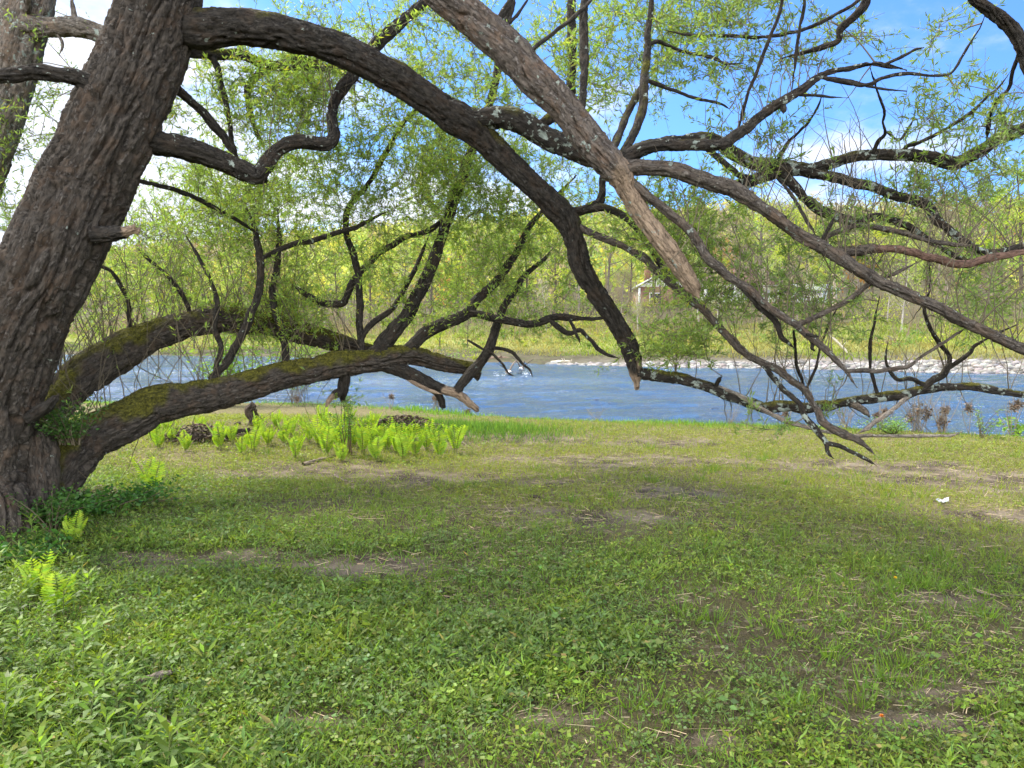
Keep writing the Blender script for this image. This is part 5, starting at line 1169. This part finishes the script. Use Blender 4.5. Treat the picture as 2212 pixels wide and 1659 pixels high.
dr_ = boxes('door', h1, [(.8, 1.75, 1.93, 1.99, 0, 2.05)]); boxes('handle', dr_, [(.88, .94, 1.88, 1.93, .95, 1.05, (.1, .1, .1))])
# brick house with white gables, half hidden
d = 104.0; x0, _ = face_cam(1452, d); z0 = at(1452, 668, d)[2]
h2 = thing('house', 'brick house with white gable trim and corner posts behind the broken limb', 'house', (x0, d, z0), -.05)
mb = MB(); mb.box(-4.5, 4.5, 0, 8, -2.5, 3.0, (.24, .13, .10)); gable_wall(mb, -4.5, 4.5, .0, 3.0, 5.4, (.66, .64, .60)); obj('wall', mb.me('wall', PAINT), h2)
gable('roof', h2, -5, 5, -.5, 8.4, 3.05, 5.75, (.32, .31, .32), 'y')
mb = MB()
for sx in (-1, 1):
    mb.add([(sx * 5.0, -.56, 2.85), (sx * 5.0, -.56, 3.1), (0, -.56, 5.8), (0, -.56, 5.55), (sx * 5.0, -.51, 2.85), (sx * 5.0, -.51, 3.1), (0, -.51, 5.8), (0, -.51, 5.55)], [(0, 1, 2, 3), (4, 7, 6, 5), (1, 5, 6, 2), (0, 3, 7, 4)], WHITE)
    mb.box(sx * 4.5 - .15, sx * 4.5 + .15, -.15, -.003, -2, 2.85, WHITE)
mb.box(-4.3, 4.3, -1.6, -.16, -.3, -.1, WHITE); obj('trim', mb.me('trim', PAINT), h2)
for wx in (-2.4, 2.2):
    w_ = boxes('window', h2, [(wx - .75, wx + .75, -.07, -.004, .7, 2.2)]); boxes('pane', w_, [(wx - .62, wx + .62, -.085, -.07, .82, 2.08, (.05, .06, .07))], GLASS)
boxes('chimney', h2, [(-3.4, -2.6, 3.0, 3.8, 3.5, 6.6, (.28, .14, .10))])
# pale blue shed behind the orange tree
d = 97.0; x0, _ = face_cam(1768, d); z0 = at(1768, 648, d)[2]
h3 = thing('house', 'low pale blue and white building between the trees on the far bank', 'house', (x0, d, z0), .1)
boxes('wall', h3, [(-2.2, 2.2, 0, 4.5, -1.5, 1.25, (.42, .53, .62))]); gable('roof', h3, -2.5, 2.5, -.4, 5, 1.25, 2.1, (.40, .41, .42)); boxes('door', h3, [(-1.7, .3, -.06, -.004, -.6, 1.0, WHITE)])
w_ = boxes('window', h3, [(.8, 1.8, -.06, -.004, .1, .9)]); boxes('pane', w_, [(.9, 1.7, -.075, -.06, .2, .8, (.05, .06, .07))], GLASS)
# post, fallen canes and drift log on the far side
PST = MB(); x0, _ = face_cam(1798, 84); z0 = float(far_z(x0, 84))
V, F = simple_tube([(0, 0, -.4), (0.02, 0, 1.7), (.0, 0, 4.2)], [.17, .16, .15], 9, .5); PST.add(V, F, (.34, .28, .20)); PST.box(-.21, .21, -.21, .21, 4.15, 4.3, (.25, .2, .15))
tag(obj('wooden_post', PST.me('wooden_post', TRUNKM), None, (x0, 84, z0)), 'pale bare wooden post standing in the brush across the river', 'post')
def far_log(label, a, b_, d, r, c):
    p, q = at(*a, d), at(*b_, d); p[2] = max(p[2], WATER); mb = MB(); o_ = p.copy()
    mid = (p + q) / 2 + np.array([0, .3, .1]); V, F = simple_tube([p - o_, mid - o_, q - o_], [r, r * .9, r * .6], 8, .4); V = V + .25 * r * np.stack([vnoise(V * 3), vnoise(V * 3 + 9), vnoise(V * 3 + 19)], 1); mb.add(V, F, c)
    for k in range(3):
        t = p + (q - p) * RNG.uniform(.3, .9) - o_; V, F = simple_tube([t, t + np.array([RNG.uniform(-.5, .5), -.2, RNG.uniform(.2, .6)])], [r * .3, r * .1], 5, .3); mb.add(V, F, c)
    tag(obj('drift_log', mb.me('drift_log', TRUNKM, True), None, o_), label, 'driftwood')
far_log('pale drift log lying at the far waterline', (1190, 789), (1243, 784), 69, .20, (.55, .48, .38))
far_log('dark drift log at the far waterline left of the pale one', (1045, 778), (1105, 775), 74, .22, (.16, .11, .08))
far_log('long pale fallen cane stem slanting down the far bank', (1852, 780), (1790, 722), 64, .10, (.50, .45, .32))
far_log('second pale fallen stem beside the long slanting one', (1842, 772), (1800, 728), 65, .08, (.44, .38, .28))

# ------------------------------------------------------------------ rocks in the river and the two geese
ROCK = col_material('wet rock', .35, .5, .4, 6)
def rock(label, px, py, r, c):
    g = on_plane(px, py, WATER); V = ico * r * np.array([1.7, 1, .45]); 
    F = icf; 
    for _ in range(2):       # finer
        nv = {}; Vl = [tuple(v) for v in V]; NF = []
        def md(a, b_):
            k = (min(a, b_), max(a, b_))
            if k not in nv: nv[k] = len(Vl); Vl.append(tuple((np.array(Vl[a]) + np.array(Vl[b_])) / 2 * 1.04))
            return nv[k]
        for a, b_, c_ in F: ab, bc, ca = md(a, b_), md(b_, c_), md(c_, a); NF += [(a, ab, ca), (ab, b_, bc), (ca, bc, c_), (ab, bc, ca)]
        V = np.array(Vl); F = np.array(NF)
    V = V + (V / r) * .3 * r * vnoise(V / r * 1.6 + px)[:, None]
    mb = MB(); mb.add(V, F, c); tag(obj('river_rock', mb.me('river_rock', ROCK, True), None, g), label, 'rock')
rock('dark wet rock breaking the river surface at the centre', 1288, 868, .24, (.045, .045, .05)); rock('small dark rock right of the bigger river rock', 1314, 871, .11, (.05, .05, .055)); rock('dark rock in the river under the lichen branch', 1545, 884, .14, (.04, .045, .055))

GOOSE = col_material('goose plumage', .75, .2, .15, 18)
def loft(rings, sides=14):
    """rings: (x, y, z, half width, half height) along the body"""
    V = []; th = np.linspace(0, 2 * math.pi, sides, endpoint=False)
    R_ = np.array(rings, float); C_ = R_[:, :3]; T = np.gradient(C_, axis=0); T /= np.linalg.norm(T, axis=1)[:, None]
    for c_, t, w, h in zip(C_, T, R_[:, 3], R_[:, 4]):
        s = np.cross(t, [0, 0, 1]); s = s / (np.linalg.norm(s) + 1e-6) if np.linalg.norm(s) > .05 else np.array([1., 0, 0]); u = np.cross(s, t)
        V.append(c_ + np.cos(th)[:, None] * s * w + np.sin(th)[:, None] * u * h)
    M = len(rings); i = np.arange(M - 1)[:, None] * sides; j = np.arange(sides)[None]; k = (j + 1) % sides
    return np.concatenate(V), np.stack([i + j, i + k, i + sides + k, i + sides + j], -1).reshape(-1, 4)
def wing(s, raise_):
    """an open wing: thick at the shoulder, primaries fanned at the tip"""
    n = 12; V = []; C = []
    for k in range(n):
        t = k / (n - 1); y0 = .13 - .05 * t - .30 * max(0, t - .5) ** 1.5; chord = .30 * (1 - .35 * t) if t < .7 else .30 * .755 * (1 - (t - .7) / .3 * .75)
        up = .78 * t * math.sin(raise_ * (1 - .25 * t)); out = .09 + .78 * t * math.cos(raise_ * (1 - .25 * t)); th = .022 * (1 - t) + .006
        for (a, hgt) in ((0, 0), (.3, th), (.7, th * .6), (1, 0), (.7, -th * .4), (.3, -th * .7)):
            V.append((s * (out - hgt * math.sin(raise_)), y0 - a * chord, .08 + up + hgt * math.cos(raise_) + (.015 * math.sin(k * 2.2) if a == 1 else 0))); C.append((.16, .12, .09) if a < .65 and t < .75 else (.07, .055, .045))
    F = [(k * 6 + j, k * 6 + (j + 1) % 6, k * 6 + 6 + (j + 1) % 6, k * 6 + 6 + j) for k in range(n - 1) for j in range(6)]
    return np.array(V), np.array(F), np.array(C)
def goose(label, px, py, lift, rz, r1, r2):
    g = on_plane(px, py, WATER); g[2] += lift; r = thing('goose', label, 'goose', g, rz, None, 1.2)
    rings = [(0, -.52, .02, .004, .004), (0, -.50, .02, .07, .012), (0, -.40, .02, .085, .025), (0, -.32, .0, .09, .06), (0, -.18, -.02, .125, .11), (0, 0, -.02, .14, .135), (0, .16, .0, .115, .12), (0, .27, .04, .07, .08), (0, .36, .11, .042, .046), (0, .45, .20, .033, .036), (0, .54, .28, .031, .034), (0, .61, .325, .036, .040), (0, .67, .335, .038, .040), (0, .72, .325, .022, .022), (0, .78, .31, .014, .010), (0, .80, .308, .003, .003)]
    V, F = loft(rings); y, z = V[:, 1], V[:, 2]; C = np.tile([.17, .13, .10], (len(V), 1)); C[y > .28] = (.012, .012, .012); C[(y > .59) & (y < .66) & (z < .335)] = (.75, .73, .70); C[(y < -.24) & (y > -.41)] = (.82, .82, .80); C[y <= -.41] = (.012, .012, .012); C[(z < -.06) & (y > -.3) & (y < .2)] = (.40, .35, .30)
    mb = MB(); mb.add(V, F, C); bd = obj('body', mb.me('body', GOOSE, True), r)
    for s, ra in ((-1, r1), (1, r2)):
        V, F, C = wing(s, ra); mb = MB(); mb.add(V, F, C); obj('wing', mb.me('wing', GOOSE, True), r)
    for s in (-1, 1):
        mb = MB(); V, F = simple_tube([(s * .06, -.2, -.10), (s * .065, -.32, -.19), (s * .07, -.40, -.20)], [.014, .010, .010], 6, .05); mb.add(V, F, (.02, .02, .02)); V, F = simple_tube([(s * .07, -.39, -.20), (s * .07, -.48, -.235), (s * .07, -.53, -.24)], [.012, .04, .03], 6, .05); mb.add(V, F, (.02, .02, .02)); obj('foot', mb.me('foot', GOOSE, True), r)
goose('goose taking off from the river, left of the pair', 1098, 812, .26, .35, .75, 1.25)
goose('goose taking off from the river, right of the pair and higher', 1127, 809, .40, -.25, 1.15, .8)
SPL, nt, b = nodes('splash foam'); b.inputs['Base Color'].default_value = (.62, .66, .70, 1); b.inputs['Roughness'].default_value = .5
def splash(label, spots):
    g = on_plane(*spots[0][:2], WATER); V_, F_, n_ = [], [], 0
    for px, py, w, h, n in spots:
        c = on_plane(px, py, WATER) - g
        for k in range(n):
            t = RNG.random(); p = c + np.array([RNG.normal(0, w * .5), RNG.normal(0, w * .4), h * t * t]); s = RNG.uniform(.010, .036) * (1.3 - t)
            V_.append(ico * s * np.array([1, 1, 1.7]) + p); F_.append(icf + n_); n_ += 12
    tag(obj('splash', mesh('splash', np.concatenate(V_), [np.concatenate(F_)], SPL, None, True), None, g), label, 'splash', None, 'stuff')
splash('white splash where the left goose ran over the water', [(1072, 813, .16, .34, 22), (1089, 813, .22, .30, 18), (1082, 814, .40, .03, 14)])
splash('white splash behind the right goose', [(1134, 811, .25, .42, 34), (1143, 812, .35, .26, 22), (1138, 814, .45, .03, 14)])
